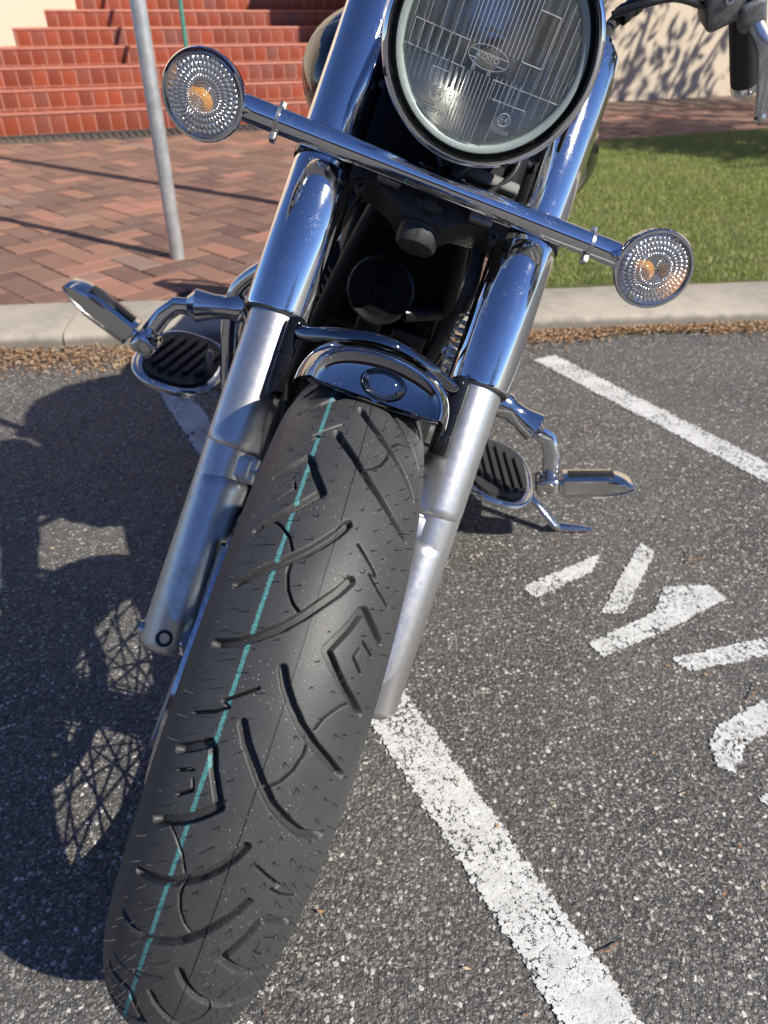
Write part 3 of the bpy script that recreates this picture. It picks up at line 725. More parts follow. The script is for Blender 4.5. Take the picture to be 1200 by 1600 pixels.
# beads/sidewalls down to the rim
V = np.concatenate(Vs); Fc = np.concatenate(Fs); UVv = np.concatenate(US); GR = np.concatenate(GS)
tyre = tri_mesh('tyre', V, Fc, 'tyre'); tyre.parent = wheel
uvl = tyre.data.uv_layers.new(name='UVMap'); uvl.data.foreach_set('uv', UVv[Fc.ravel()].astype(np.float32).ravel())
at = tyre.data.attributes.new('groove', 'FLOAT', 'POINT'); at.data.foreach_set('value', GR.astype(np.float32))
tyre.data.polygons.foreach_set('use_smooth', [True] * len(tyre.data.polygons))
vlim = 94 / 1000; ex = vlim - 1.24 * RCW; ue = RCW * math.sin(1.24) + ex * .32; re = RW - RCW * (1 - math.cos(1.24)) - ex * .95
sw = MB()
for sg in (-1, 1): sw.lathe((0, 0, RW), (1, 0, 0), [(sg * ue, re), (sg * (ue + .0012), re - .005), (sg * (ue + .0002), re - .009), (sg * (ue - .004), re - .012), (sg * .052, .2515), (sg * .046, .247)], 160, up=(0, 0, 1))
sw.build('sidewall', 'rubber', wheel)
# mould hairs (vent spews) standing on the tread in rows
hv = []; hf = []
hm = MB()
for v0 in (-62, -47, -38, -26, -13, 14, 27, 39, 50, 64):
    p = -58 + random.uniform(0, 3)
    while p < 48:
        p += random.choice((2.6, 3.0, 3.4)) + random.uniform(-.3, .3)
        if random.random() < .12: continue
        v_ = (v0 + random.uniform(-1.6, 1.6)) / 1000; an = max(-1.2, min(1.2, v_ / RCW)); a = rad(p)
        if float(tyre_depth(np.array([[p - .001], [p + .001]]), np.array([[v_ * 1000], [v_ * 1000]])).max()) > .001: continue
        rd = math.cos(a) * EN - math.sin(a) * ES; u = RCW * math.sin(an); rr = RW - RCW * (1 - math.cos(an))
        nrm = math.sin(an) * EU + math.cos(an) * rd; P0 = np.array((0, 0, RW)) + u * EU + rr * rd
        tl = random.uniform(.0030, .0075); bend = (EU * random.uniform(-1, 1) + ES * random.uniform(-.6, .6)) * tl * .45
        hm.tube([P0 - nrm * .001, P0 + nrm * tl * .6 + bend * .3, P0 + nrm * tl + bend], [.00042, .00034, .00024], 5)
tag(hm.build('vent_spew', 'rubber', wheel, smooth=0), kind='stuff')
# little valve stem
m = MB(); m.tube([(.0, .15, RW - .11), (.0, .14, RW - .10)], .004, 10); 

# ---- fork legs
def leg(sgn):
    o = SC(sgn * TA, 0, -.003); inn = -sgn
    m = MB()
    m.lathe(o, ES, [(-.018, 0), (-.018, .018), (-.014, .0240), (-.008, .0270), (.335, .0270), (.352, .0270), (.352, 0)], 56, up=EN)
    # upper swollen sleeve with a rounded lower end, offset inwards
    o2 = SC(sgn * (TA - .0018), 0, -.001)
    m.lathe(o2, ES, [(.201, 0), (.201, .0225), (.2025, .0262), (.206, .0282), (.212, .0288), (.345, .0284), (.345, 0)], 56, up=EN)
    o3 = SC(sgn * (TA - .003), 0, 0)
    m.lathe(o3, ES, [(.02, .0), (.02, .024), (.05, .0264), (.160, .0270), (.169, .0266), (.1725, .0235), (.173, .012), (.173, 0)], 56, up=EN)
    # casting lug with a flat step on the inner side
    c = SC(sgn * (TA - .021), .187, .006); m.box(c, (.026, .030, .026), RSC, .004)
    c = SC(sgn * (TA - .012), .187, .012); m.box(c, (.030, .024, .018), RSC, .004)
    lg = m.build('fork_leg', 'alu', moto, smooth=50)
    m = MB(); c = SC(sgn * TA, .001, -.003 + .0262)
    m.lathe(c, EN, [(-.002, .0085), (.0015, .0085), (.0015, .0055), (-.002, .005), (-.004, .0)], 24); 
    if sgn < 0:
        pb_ = m.build('pinch_bolt', 'black_metal', lg); m = MB(); m.lathe(c, EN, [(-.0012, .0052), (-.0011, 0)], 6); m.build('socket', 'dark_gap', lg)  # flat black disc stands in for the dark inside of the bolt hole
    m = MB()
    m.lathe(SC(sgn * TA, 0, -.003), ES, [(.345, .0262), (.345, .0325), (.3490, .0335), (.3490, .026)], 48, up=EN); m.build('dust_seal', 'rubber', lg)
    return lg
legL = leg(-1); legR = leg(1)
# chrome covers and upper shrouds
for sgn in (-1, 1):
    m = MB(); o = SC(sgn * TA, 0, -.003)
    m.lathe(o, ES, [(.3475, .0305), (.3475, .0332), (.350, .0340), (.500, .0340), (.508, .0334), (.512, .0315), (.512, .02)], 64, up=EN); cv = m.build('fork_cover', 'chrome', moto, smooth=50)
    m = MB(); m.lathe(o, ES, [(.5095, .030), (.5095, .0352), (.5155, .0360), (.5175, .0350), (.5175, .02)], 64, up=EN); m.build('seal_ring', 'black_gloss', cv)
    m = MB(); m.lathe(SC(sgn * (TA + .001), 0, -.003), ES, [(.5165, .02), (.5165, .0325), (.520, .0335), (.70, .0335), (.722, .033), (.735, .028), (.741, .015), (.742, 0)], 64, up=EN); sh = m.build('upper_shroud', 'chrome', moto, smooth=50)
    # folded flange that ties the shroud to the headlight bucket
    m = MB(); P = []
    for s in np.linspace(.53, .70, 14):
        row = []
        for t in np.linspace(0, 1, 8):
            u = sgn * (TA - .022 - t * .045); n_ = .020 - .010 * math.sin(t * math.pi) - t * .012
            row.append(SC(u, s, n_))
        P.append(row)
    m.grid(P); P2 = [[p - EN * .002 for p in row] for row in P]; m.grid(P2); m.build('bracket_panel', 'black_gloss', sh, fixn=False)

# ---- lower yoke and stem nut
m = MB()
def slab(mb, pts, n0, n1):       # polygon in (u,s) between n0 and n1
    k = len(pts); vs = [SC(u, s, n0) for u, s in pts] + [SC(u, s, n1) for u, s in pts]
    mb.add(vs, [tuple(range(k)), tuple(range(2 * k - 1, k - 1, -1))] + [(i, i + k, (i + 1) % k + k, (i + 1) % k) for i in range(k)])
slab(m, [(-.085, .525), (-.085, .497), (-.062, .503), (-.036, .494), (-.022, .482), (.022, .482), (.036, .494), (.062, .497), (.085, .493), (.085, .525)], -.03, .030)
m.lathe(SC(0, 0, .004), ES, [(.462, 0), (.462, .0195), (.465, .0215), (.476, .0222), (.4775, .0205), (.480, .0205), (.49, .026), (.50, .030)], 40, up=EN)
m.box(SC(0, .505, .034), (.012, .03, .012), RSC, .003)
for u in (-.072, .072):
    m.lathe(SC(u, .492, .018), EN, [(0, .006), (.012, .006), (.013, .003)], 6)
yk = m.build('lower_yoke', 'cast_grey', moto, smooth=45)
for u, s in ((-.046, .5045), (.052, .5005)):
    m = MB(); m.box(SC(u, s, .044), (.024, .014, .010), RSC, .0015); m.build('bracket_tab', 'dark_alu', yk)
m = MB(); m.lathe(SC(0, 0, -.002), ES, [(.52, .028), (.74, .028)], 32, up=EN); m.box(SC(0, .56, -.03), (.20, .10, .02), RSC, .004); m.build('steering_head', 'black_satin', moto)
# wires and hoses behind the headlight
for i, (pts, r) in enumerate((([(-.06, .72, .02), (-.05, .62, .05), (-.02, .56, .055), (.0, .53, .05)], .006), ([(.05, .70, .03), (.05, .60, .055), (.03, .55, .06), (.01, .52, .05)], .005), ([(-.085, .6, .02), (-.05, .575, .05), (0, .585, .06), (.05, .57, .05), (.085, .58, .02)], .004), ([(.02, .72, .04), (.06, .63, .05), (.07, .56, .045), (.05, .525, .04)], .0035))):
    m = MB(); m.tube([SC(*p) for p in bez(pts, 8)], r, 12); m.build('wiring', 'black_satin', moto)
m = MB(); m.box(SC(.045, .540, .040), (.070, .012, .010), RSC, .003); m.build('connector_block', 'pale_block', moto)
# added black filler block behind the headlight so the opening reads as packed machinery
m = MB(); m.box(SC(0, .63, .01), (.165, .20, .05), RSC, .01); m.build('dark_filler', 'black_deep', moto)

# ---- indicator bar with lamps
LAMPC = {-1: np.array((-.2272, .228, .7699)), 1: np.array((.2237, .228, .7735))}
BS, BN = .5095, .0562
m = MB(); m.tube([SC(u, BS, BN) for u in np.linspace(-.162, .162, 9)], .0118, 40, up=ES); bar = m.build('indicator_bar', 'chrome', moto, smooth=50)
for u in (-.055, .055):
    m = MB(); m.box(SC(u, BS + .006, BN - .012), (.022, .018, .02), RSC, .003); m.build('bar_mount', 'chrome_worn', bar)
    m = MB(); m.lathe(SC(u * .4, BS + .010, BN), ES, [(-.002, .004), (.002, .004), (.003, 0)], 6, up=EN); m.build('bolt', 'bolt_steel', bar)
def lens_disc(R, hfun, nr=46, nt=240, dome=.006, thick=.002):
    """returns grid rows in local disc coords (x right, y up, z out)"""
    rows = []
    for i in range(nr + 1):
        r = R * i / nr; row = []
        for k in range(nt + 1):
            t = 2 * math.pi * k / nt; row.append((r * math.cos(t), r * math.sin(t), dome * (1 - (r / R) ** 2) + hfun(r / R, t)))
        rows.append(row)
    return rows
def disc_frame(c, nrm):
    nrm = np.array(nrm, float); nrm /= np.linalg.norm(nrm); up = np.array((0, 0, 1.)); up = up - nrm * (nrm @ up); up /= np.linalg.norm(up); rt = np.cross(up, nrm)
    return lambda p: c + p[0] * rt + p[1] * up + p[2] * nrm
def sig_h(q, t):
    if q < .36: return .0014 * math.cos(q / .36 * 2 * math.pi * 5.5) * min(1, (.36 - q) * 20 + .2)
    if q > .93: return 0.0
    n_ = 42; ring = (q - .36) / .57 * 4; f = ring - math.floor(ring); g = (t / (2 * math.pi) * n_ + .5 * (int(ring) % 2)) % 1
    return .0020 * (.45 + .55 * 4 * f * (1 - f)) * (4 * g * (1 - g))
for sgn in (-1, 1):
    # stalk + clamp
    st = MB(); st.tube([SC(sgn * u, BS, BN) for u in (.158, .166, .196, .204)], [.0116, .0120, .0120, .0128], 40, up=ES)
    c = LAMPC[sgn]; nrm = np.array((.02, -1, .02)); RL = .0370
    lamp = st.build('turn_signal', 'chrome', moto, smooth=50)
    m = MB(); m.lathe(SC(sgn * .1625, BS, BN), EU, [(-.0016, .0112), (-.0016, .0134), (.0016, .0134), (.0016, .0112)], 40)
    m.lathe(SC(sgn * .1625, BS, BN), ES, [(.0125, .0034), (.0175, .0034), (.018, .0026), (.018, 0)], 6, up=EN)
    m.box(SC(sgn * .1625, BS - .0165, BN), (.006, .008, .009), RSC, .001); m.build('clamp', 'bolt_steel', lamp)
    fr = disc_frame(c, nrm)
    n3 = fr((0, 0, 1)) - fr((0, 0, 0))
    m = MB(); m.lathe(c, n3, [(-.034, 0), (-.033, .012), (-.028, .022), (-.018, .031), (-.006, .0360), (.004, RL), (.009, RL + .0012), (.0118, RL), (.0118, RL - .0022), (.008, RL - .003), (.004, RL - .003)], 72); m.build('housing', 'chrome_clean', lamp, smooth=50)
    m = MB(); m.lathe(c, n3, [(.006, RL - .003), (-.002, .030), (-.012, .021), (-.020, .011), (-.022, 0)], 64); m.build('reflector', 'sig_reflector', lamp)
    m = MB(); cb = fr((-.006, -.008, -.006)); prof_ = [(.012 * math.sin(a), .0135 * math.cos(a)) for a in np.linspace(-math.pi / 2, math.pi / 2, 13)]; m.lathe(cb, n3, prof_, 32); m.build('bulb', 'amber', lamp)
    m = MB(); rows = lens_disc(RL - .0026, sig_h, dome=.0035); G_ = np.array([[fr((p[0], p[1], p[2] + .0085)) for p in row] for row in rows]); m.grid(G_)
    m.build('lens', 'signal_lens', lamp, smooth=60, fixn=False)
    for (a, rr) in ((1.42, .031), (-1.8, .031)):
        m = MB(); m.lathe(fr((rr * math.cos(a), rr * math.sin(a), .0095)), n3, [(0, .0030), (.0016, .0030), (.0016, .0016), (.0002, .0012), (.0002, 0)], 16)
        m.build('lens_screw', 'bolt_steel', lamp)

# ---- headlight
HC = SC(.0023, .5912, .1488); hn = np.array((.0, -1., -.03)); hf = disc_frame(HC, hn); n3 = hf((0, 0, 1)) - hf((0, 0, 0)); HR = .0945
m = MB(); m.lathe(HC, n3, [(-.135, 0), (-.133, .03), (-.12, .058), (-.09, .078), (-.05, .086), (-.012, .0885)], 96)
head = m.build('headlight', 'chrome_clean', moto, smooth=50)
m = MB(); m.lathe(HC, n3, [(-.024, .0885), (-.024, .0915), (-.014, .0940), (-.004, HR), (.003, .0932), (.0065, .0905), (.0065, .0880), (.002, .0862), (-.004, .0858), (-.010, .0850)], 128); m.build('rim', 'chrome', head, smooth=60)
m = MB(); m.lathe(HC, n3, [(-.010, .0855), (-.010, .081), (-.012, .078)], 96); m.build('gap_ring', 'dark_gap', head)  # near-black ring filling the gap between rim and glass
for a in (3.66, 5.26):
    m = MB(); cc = hf((.0895 * math.cos(a), .0895 * math.sin(a), .0045)); m.lathe(cc, n3, [(-.002, .0045), (.0015, .0045), (.0015, .002), (.0002, .0015), (.0002, 0)], 20); m.build('rim_screw', 'black_metal', head)
m = MB(); m.lathe(HC, n3, [(-.008, .0815), (-.0015, .0822), (.0015, .0812), (.002, .0775), (-.001, .0745), (-.009, .0745)], 128); m.build('glass_edge', 'glass_edge', head, smooth=60)
RG = .0755
def blk(x, y):
    """flute pattern on the lens: returns (pitch, amplitude, phase) by block, coordinates in units of lens radius"""
    if .0 < y and -.26 < x < .36: return .052, 1.0
    if y < -.26 and -.22 < x < .14: return .042, 1.0
    if -.16 < y <= .0 and abs(x) < .24: return .5, .0
    if -.26 < y <= -.16 and abs(x) < .2: return .5, 0.
    if y < -.55: return .5, .0
    if y < -.20 and x < -.22: return .066, .8
    if y < -.20 and x >= .14: return .055, .8
    if x < -.26: return .115, .8
    return .13, .7
def head_h(X, Y):
    H = np.zeros(X.shape)
    fx = np.frompyfunc(lambda a, b: blk(a, b)[0], 2, 1)(X, Y).astype(float); fa = np.frompyfunc(lambda a, b: blk(a, b)[1], 2, 1)(X, Y).astype(float)
    f = (X / fx) % 1.0; return fa * (4 * f * (1 - f)) * fx * .019
NG = 340
gx = np.linspace(-1, 1, NG); X, Y = np.meshgrid(gx, gx, indexing='ij'); RR = np.hypot(X, Y)
sc_ = np.where(RR > 1, 1 / np.maximum(RR, 1e-6), 1.0); X2, Y2 = X * sc_, Y * sc_
dome_ = .014 * (1 - np.minimum(RR, 1) ** 2)
Hh = head_h(X, Y) * (RR < .97)
rt_ = hf((1, 0, 0)) - hf((0, 0, 0)); up3 = hf((0, 1, 0)) - hf((0, 0, 0))
Pf = HC + (X2 * RG)[..., None] * rt_ + (Y2 * RG)[..., None] * up3 + (dome_ - .0005)[..., None] * n3
Pb = Pf - (np.maximum(.0032 - 0, 0) + 0 * X)[..., None] * n3 + (-Hh)[..., None] * n3
I, J = np.meshgrid(np.arange(NG - 1), np.arange(NG - 1), indexing='ij'); q = (I * NG + J).ravel()
keep_ = (RR[:-1, :-1] < 1.02).ravel() & (RR[1:, 1:] < 1.02).ravel(); q = q[keep_]
fq = np.stack([q, q + NG, q + NG + 1, q + 1], 1)
V = np.concatenate([Pf.reshape(-1, 3), Pb.reshape(-1, 3)]); Fq = np.concatenate([fq, fq[:, ::-1] + NG * NG])
used = np.unique(Fq); remap = np.full(len(V), -1); remap[used] = np.arange(len(used))
lens = tri_mesh('lens', V[used], remap[Fq], 'headlight_glass'); lens.parent = head
lens.data.polygons.foreach_set('use_smooth', [True] * len(lens.data.polygons)); lens.data.set_sharp_from_angle(angle=rad(30))
m = MB(); pr_ = [(-.010, .0745)]
for t in np.linspace(.97, 0, 18): pr_.append((-.010 - .052 * (1 - t * t), .0745 * t))
m.lathe(HC, n3, pr_, 96); m.build('reflector', 'reflector', head)
m = MB(); sh_c = hf((0, -.004, -.030)); m.box(sh_c, (.022, .014, .030), np.stack([rt_, n3, up3], 1), .003); m.build('bulb_shield', 'chrome_worn', head)
m = MB(); m.lathe(hf((0, 0, -.042)), n3, [(-.02, .012), (0, .012), (.004, .009), (.006, 0)], 32); m.build('bulb', 'chrome_clean', head)
# marks moulded in the glass
def seg_tube(mb, pts, r=.00035, z=.0012):
    q = []
    for (x, y) in pts:
        d = .014 * (1 - min(1, x * x + y * y)); q.append(hf((x * RG, y * RG, d + z - .0008)))
    for a, b_ in zip(q[:-1], q[1:]): mb.tube([a, b_], r, 6)
em = MB()
for P in ([(-.62, -.33), (-.52, -.16 - .02), (-.40, -.30 + .03)],): pass
el = lambda cx, cy, a, b_, t0, t1, n_=24: [(cx + a * math.cos(t), cy + b_ * math.sin(t)) for t in np.linspace(t0, t1, n_)]
seg_tube(em, el(0, -.085, .235, .115, 0, 2 * math.pi, 48), .0002)
for dy, xx in ((.035, .22), (-.045, .22)): seg_tube(em, [(-xx, -.085 + dy), (xx, -.085 + dy)], .00025)
seg_tube(em, el(-.42, -.60, .085, .085, 0, 2 * math.pi, 32), .0005); seg_tube(em, el(.42, -.60, .07, .07, 0, 2 * math.pi, 32), .0004)
seg_tube(em, [(-.56, -.50), (-.56, -.36), (-.36, -.36), (-.36, -.72)], .00032); seg_tube(em, [(.20, -.44), (.62, -.44), (.62, -.66)], .00032); seg_tube(em, [(.30, -.44), (.30, -.90)], .0004)
seg_tube(em, [(-.22, -.26), (-.22, -.94)], .0004); seg_tube(em, [(.14, -.26), (.14, -.96)], .0004)
seg_tube(em, [(-.90, .0), (-.26, .0)], .0004); seg_tube(em, [(-.94, -.26), (-.22, -.26)], .0004); seg_tube(em, [(.14, -.26), (.94, -.26)], .0004); seg_tube(em, [(.36, 0), (.60, 0), (.60, .5), (.36, .5)], .0004)
for x in (-.26, .36): seg_tube(em, [(x, 0), (x, .85)], .0004)
seg_tube(em, [(-.54, -.74), (-.40, -.74), (-.44, -.71)], .0003)
for x0, x1, pt, y0, y1, rr_ in ((-.26, .36, .0517, 0, .98, .00028), (-.90, -.26, .107, -.26, .0, .00034), (-.92, -.30, .155, .0, .9, .00022), (-.14, .14, .0467, -.98, -.25, .00030), (-.50, -.16, .068, -.50, -.27, .00026), (.17, .46, .058, -.46, -.22, .00028), (.62, .98, .09, -.2, .8, .00024), (.36, .95, .12, -.5, -.02, .00024)):
    nln = int(round((x1 - x0) / pt))
    for i in range(nln + 1):
        x = x0 + (x1 - x0) * i / nln; lim = math.sqrt(max(0, .965 - x * x)); ya, yb = max(y0, -lim), min(y1, lim)
        if yb - ya < .05: continue
        seg_tube(em, [(x, ya + (yb - ya) * t / 5) for t in range(6)], rr_)
marks = em.build('glass_marking', 'etched', head)
def text(body, size, x, y, parent, mat, name='lettering', ext=.0003, fr=None, align='CENTER'):
    cu = bpy.data.curves.new('t', 'FONT'); cu.body = body; cu.size = size; cu.extrude = ext; cu.align_x = align; cu.align_y = 'CENTER'
    to = bpy.data.objects.new('t', cu); COL.objects.link(to); dg = bpy.context.evaluated_depsgraph_get(); me = bpy.data.meshes.new_from_object(to.evaluated_get(dg))
    bpy.data.objects.remove(to); co = np.zeros(len(me.vertices) * 3); me.vertices.foreach_get('co', co); co = co.reshape(-1, 3)
    out = np.array([fr((x + c[0], y + c[1], c[2] + .014 * (1 - min(1, ((x + c[0]) ** 2 + (y + c[1]) ** 2) / RG ** 2)) + .0004)) for c in co]); me.vertices.foreach_set('co', out.ravel()); me.update()
    me.materials.clear(); me.materials.append(M[mat]); o = bpy.data.objects.new(name, me); COL.objects.link(o); o.parent = parent; return o
for body, size, x, y in (('E4', .0085, -.42, -.60), ('15', .0062, -.285, -.60), ('000SP20', .0058, -.40, -.79), ('E4', .0072, .42, -.60), ('TP01000', .0048, .42, -.735), ('KOITO', .0062, 0, -.09), ('B', .0062, -.13, -.22), ('B', .0062, .06, -.22)):
    text(body, size, x * RG, y * RG, head, 'etched', fr=hf)

# ---- fork brace with visor lamp
for sgn in (-1, 1):
    m = MB(); o = SC(sgn * .0875, 0, .030)
    m.lathe(o, ES, [(.262, 0), (.262, .0065), (.265, .0088), (.283, .0090), (.2835, .0084), (.285, .0084), (.2855, .0092), (.305, .0092), (.3055, .0086), (.307, .0086), (.3075, .0095), (.338, .0095), (.343, .0088), (.346, .006), (.347, 0)], 32, up=EN)
    m.box(SC(sgn * .094, .308, .014), (.012, .055, .018), RSC, .003)
    br = m.build('brace_post', 'black_gloss', moto, smooth=50)
m = MB(); pts = bez([(-.0875, .334, .030), (-.072, .330, .050), (-.045, .333, .076), (0, .338, .092), (.045, .333, .076), (.072, .330, .050), (.0875, .334, .030)], 8)
m.tube([SC(*p) for p in pts], .0075, 20, up=EN, sx=.7, sy=1.0); brace = m.build('fork_brace', 'dark_reflect_chrome', moto, smooth=60)
# visor shell: rows from the lower lip / face plate outwards and back
LC = np.array((.002, .2725, .178)); e2 = np.array((0, .999, -.05)); e3 = np.array((0, .05, .999))
def vis(x, y, z): p = LC + np.array((x, 0, 0)) + e2 * y + e3 * z; return SC(*p)
rows = []
th = np.linspace(0, math.pi, 49)
# (half width, height, z offset) of successive arches from lens plate outwards
arch = [(.0, .0, -.006), (.030, .014, -.0055), (.046, .025, -.0035), (.0520, .0325, -.001), (.0535, .0345, .0016), (.0550, .0360, .0018), (.0572, .0390, -.001), (.0600, .0430, -.007), (.0630, .0475, -.014), (.0655, .0510, -.022), (.0680, .0540, -.033), (.0695, .0555, -.046), (.0690, .0565, -.060)]
for (a, h_, z) in arch:
    rows.append([vis(a * math.cos(t), h_ * (math.sin(t) ** .8) - .004 * (1 - abs(math.cos(t)) ** 2) * (1 - h_ / .06), z) for t in th])
m = MB(); m.grid(rows)
lip = [[vis(a_ * x, y_ - .004 * (1 - x * x), z_) for x in np.linspace(-1, 1, 33)] for a_, y_, z_ in ((.0535, .0, -.001), (.0545, -.0012, .0005), (.0545, -.0018, -.002), (.060, .001, -.02), (.066, .006, -.05))]
m.grid(lip); visor = m.build('visor', 'visor_chrome', moto, smooth=55, fixn=True)
m = MB(); m.tube([vis(.0545 * math.cos(t), .0353 * (math.sin(t) ** .8), .0018) for t in th], .0009, 8); m.build('visor_ridge', 'chrome_clean', visor)
lc = vis(.003, .0135, -.0042); ln = SC(*(LC + e3)) - SC(*LC)
m = MB(); m.lathe(lc, ln, [(-.006, 0), (-.004, .014), (.0016, .0160), (.0026, .0168), (.0016, .0175), (-.003, .0175)], 56, up=ES, sx=.74, sy=1.12); m.build('lamp_bezel', 'dark_reflect_chrome', visor)
m = MB(); m.lathe(lc, ln, [(.0016, .0162), (.0042, .0135), (.0058, .008), (.0064, 0)], 56, up=ES, sx=.74, sy=1.12); m.build('visor_lens', 'clear_dome', visor)
m = MB(); m.lathe(lc, ln, [(-.0045, 0), (-.002, .010), (.0030, .0165)], 40, up=ES, sx=.72, sy=1.1); m.build('visor_reflector', 'chrome_worn', visor)

# ---- caliper, hoses between wheel and left leg
m = MB(); m.box(SC(-.083, .155, -.045), (.045, .09, .05), RSC, .008); m.box(SC(-.105, .17, -.03), (.03, .05, .03), RSC, .005); cal = m.build('brake_caliper', 'black_gloss', moto)
m = MB(); m.lathe(SC(-.082, .186, .012), EU, [(-.008, .008), (.006, .008), (.007, .005)], 6); m.lathe(SC(-.072, .186, .012), EU, [(-.004, .006), (.006, .006)], 12); m.build('caliper_bolt', 'bolt_steel', cal)
m = MB(); m.tube([SC(*p) for p in bez([(-.075, .265, .02), (-.070, .24, .012), (-.072, .215, .0), (-.08, .19, -.02)], 10)], .0028, 10); m.build('brake_hose', 'rubber', moto)
m = MB(); m.lathe(SC(-.088, 0, 0), EU, [(-.022, .012), (-.022, .019), (.008, .019), (.008, .012)], 32); m.build('wheel_spacer', 'chrome', moto)
# ---- tank
def loft(mb, secs, seg=48, cap=True):
    """secs: (y, zc, halfwidth, halfheight, power)"""
    rows = []
    for y, zc, a, b, pw in secs:
        row = []
        for k in range(seg):
            t = 2 * math.pi * k / seg; c, s = math.cos(t), math.sin(t)
            row.append((a * math.copysign(abs(c) ** (2 / pw), c), y, zc + b * math.copysign(abs(s) ** (2 / pw), s)))
        rows.append(row)
    V = [p for r in rows for p in r]; n_ = len(rows)
    F = [(i * seg + k, i * seg + (k + 1) % seg, (i + 1) * seg + (k + 1) % seg, (i + 1) * seg + k) for i in range(n_ - 1) for k in range(seg)]
    if cap: F += [tuple(range(seg)), tuple((n_ - 1) * seg + k for k in range(seg - 1, -1, -1))]
    mb.add(V, F)
m = MB(); loft(m, [(.462, .79, .02, .02, 2), (.468, .79, .08, .05, 2), (.485, .79, .128, .080, 2), (.53, .79, .178, .108, 2.0), (.60, .79, .210, .120, 2.05), (.68, .785, .222, .120, 2.05), (.78, .775, .200, .108, 2.0), (.88, .76, .14, .082, 2), (.95, .745, .07, .045, 2)], 64)
tank = m.build('fuel_tank', 'black_gloss', moto, smooth=70)
m = MB(); m.lathe((0, .64, .888), (0, 0, 1), [(0, .055), (.018, .055), (.026, .045), (.030, 0)], 48); m.build('speedometer', 'chrome', tank)
m = MB()
m.tube([(0, y, z) for y, z in ((.50, .884), (.58, .905), (.70, .898), (.86, .84))], [.012, .03, .03, .012], 16, sy=.3); m.build('tank_console', 'chrome', tank)
# ---- frame
fr_ = MB()
for sgn in (-1, 1):
    fr_.tube(bez([(sgn * .02, .33, .80), (sgn * .055, .37, .66), (sgn * .085, .44, .45), (sgn * .09, .50, .22), (sgn * .11, .62, .13), (sgn * .13, 1.1, .13), (sgn * .12, 1.35, .25), (sgn * .11, 1.45, .50)], 8), .016, 20)
fr_.tube([(0, .30, .82), (0, .60, .74), (0, 1.0, .62), (0, 1.4, .55)], .022, 20)
fr_.tube([(-.09, .50, .23), (.09, .50, .23)], .014, 16); fr_.tube([(-.07, .40, .55), (.07, .40, .55)], .012, 16)
fr_.build('frame', 'black_deep', moto)
# ---- engine: two finned cylinders in a V, cases
en = MB(); loft(en, [(.50, .30, .10, .10, 3), (.56, .30, .14, .14, 3.5), (.72, .31, .155, .155, 3.5), (.90, .31, .15, .14, 3.5), (.98, .31, .10, .10, 3)], 40)
eng = en.build('engine', 'engine_grey', moto, smooth=45)
for (y0, z0, dy, dz) in ((.62, .42, -.34, .94), (.80, .42, .34, .94)):
    m = MB(); ax_ = np.array((0, dy, dz)); ax_ /= np.linalg.norm(ax_)
    pr = [(0, .045)]
    for k in range(9): pr += [(.01 + k * .019, .055), (.012 + k * .019, .088), (.018 + k * .019, .088), (.020 + k * .019, .055)]
    pr += [(.19, .055), (.19, .075), (.25, .072), (.262, .055), (.262, 0)]
    m.lathe((0, y0, z0), ax_, pr, 32, sx=1.25); m.build('cylinder', 'engine_grey', eng, smooth=35)
for sgn in (-1, 1):
    m = MB(); m.lathe((sgn * .145, .76, .31), (sgn, 0, 0), [(0, .115), (.02, .115), (.035, .10), (.040, .06), (.041, 0)], 48); m.build('engine_cover', 'chrome_worn', eng)
m = MB(); m.lathe((-.10, .74, .60), (-1, 0, 0), [(0, .085), (.045, .085), (.06, .07), (.063, 0)], 56); m.build('air_cleaner', 'chrome', eng)
# radiator-like regulator block and horn seen between the forks
m = MB(); m.box((0, .43, .60), (.16, .04, .22), None, .01); m.build('regulator_box', 'black_deep', moto)
hc = np.array((-.018, .315, .628)); hd = np.array((0, -.92, .38)); hd /= np.linalg.norm(hd)
m = MB(); m.lathe(hc, hd, [(-.03, 0), (-.03, .035), (-.012, .036), (-.010, .0385), (.004, .0385), (.006, .036), (.003, .031), (.001, .029), (.003, .018), (.006, .016), (.007, .0125), (.005, .010), (.008, .007), (.009, 0)], 64); horn = m.build('horn', 'black_deep', moto, smooth=40)
m = MB(); m.lathe(hc, hd, [(.0045, .0388), (.0062, .0378), (.0066, .0360)], 64); m.tube([hc + np.array((.034, -.01, -.014)), hc + np.array((.075, .01, -.004))], .009, 12); m.box(hc + np.array((-.0, .02, -.05)), (.03, .012, .045), None, .003); m.build('horn_trim', 'black_metal', horn)
# cables: left outer sweep and right coil spring
m = MB(); m.tube(bez([SC(-.075, .50, -.01), SC(-.085, .46, -.02), SC(-.098, .40, -.03), (-.105, .33, .56), (-.10, .38, .45), (-.09, .45, .35)], 8), .0075, 14); m.build('control_cable', 'black_gloss', moto)
m = MB(); m.tube(bez([SC(.07, .50, -.03), SC(.075, .45, -.04), (.075, .34, .60), (.06, .38, .48), (.055, .42, .36)], 8), .0085, 14); m.build('control_cable', 'rubber', moto)
m = MB(); P = []
for t in np.linspace(0, 1, 160):
    c = np.array(SC(.082, .43 - t * .07, -.045)); a = t * 2 * math.pi * 8; P.append(c + np.array((.010 * math.cos(a), .010 * math.sin(a), 0)))
m.tube(P, .0018, 6); m.build('coil_spring', 'bolt_steel', moto)
m = MB(); m.tube(bez([(.095, .40, .46), (.085, .38, .52), (.09, .36, .57)], 6), .012, 14); m.build('hose', 'chrome_worn', moto)
m = MB(); m.tube([(.05, .36, .62), (.05, .37, .30)], .013, 14); m.build('down_pipe', 'black_deep', moto)
m = MB(); m.box((.035, .355, .565), (.045, .02, .03), None, .004); m.build('bracket', 'black_metal', moto)

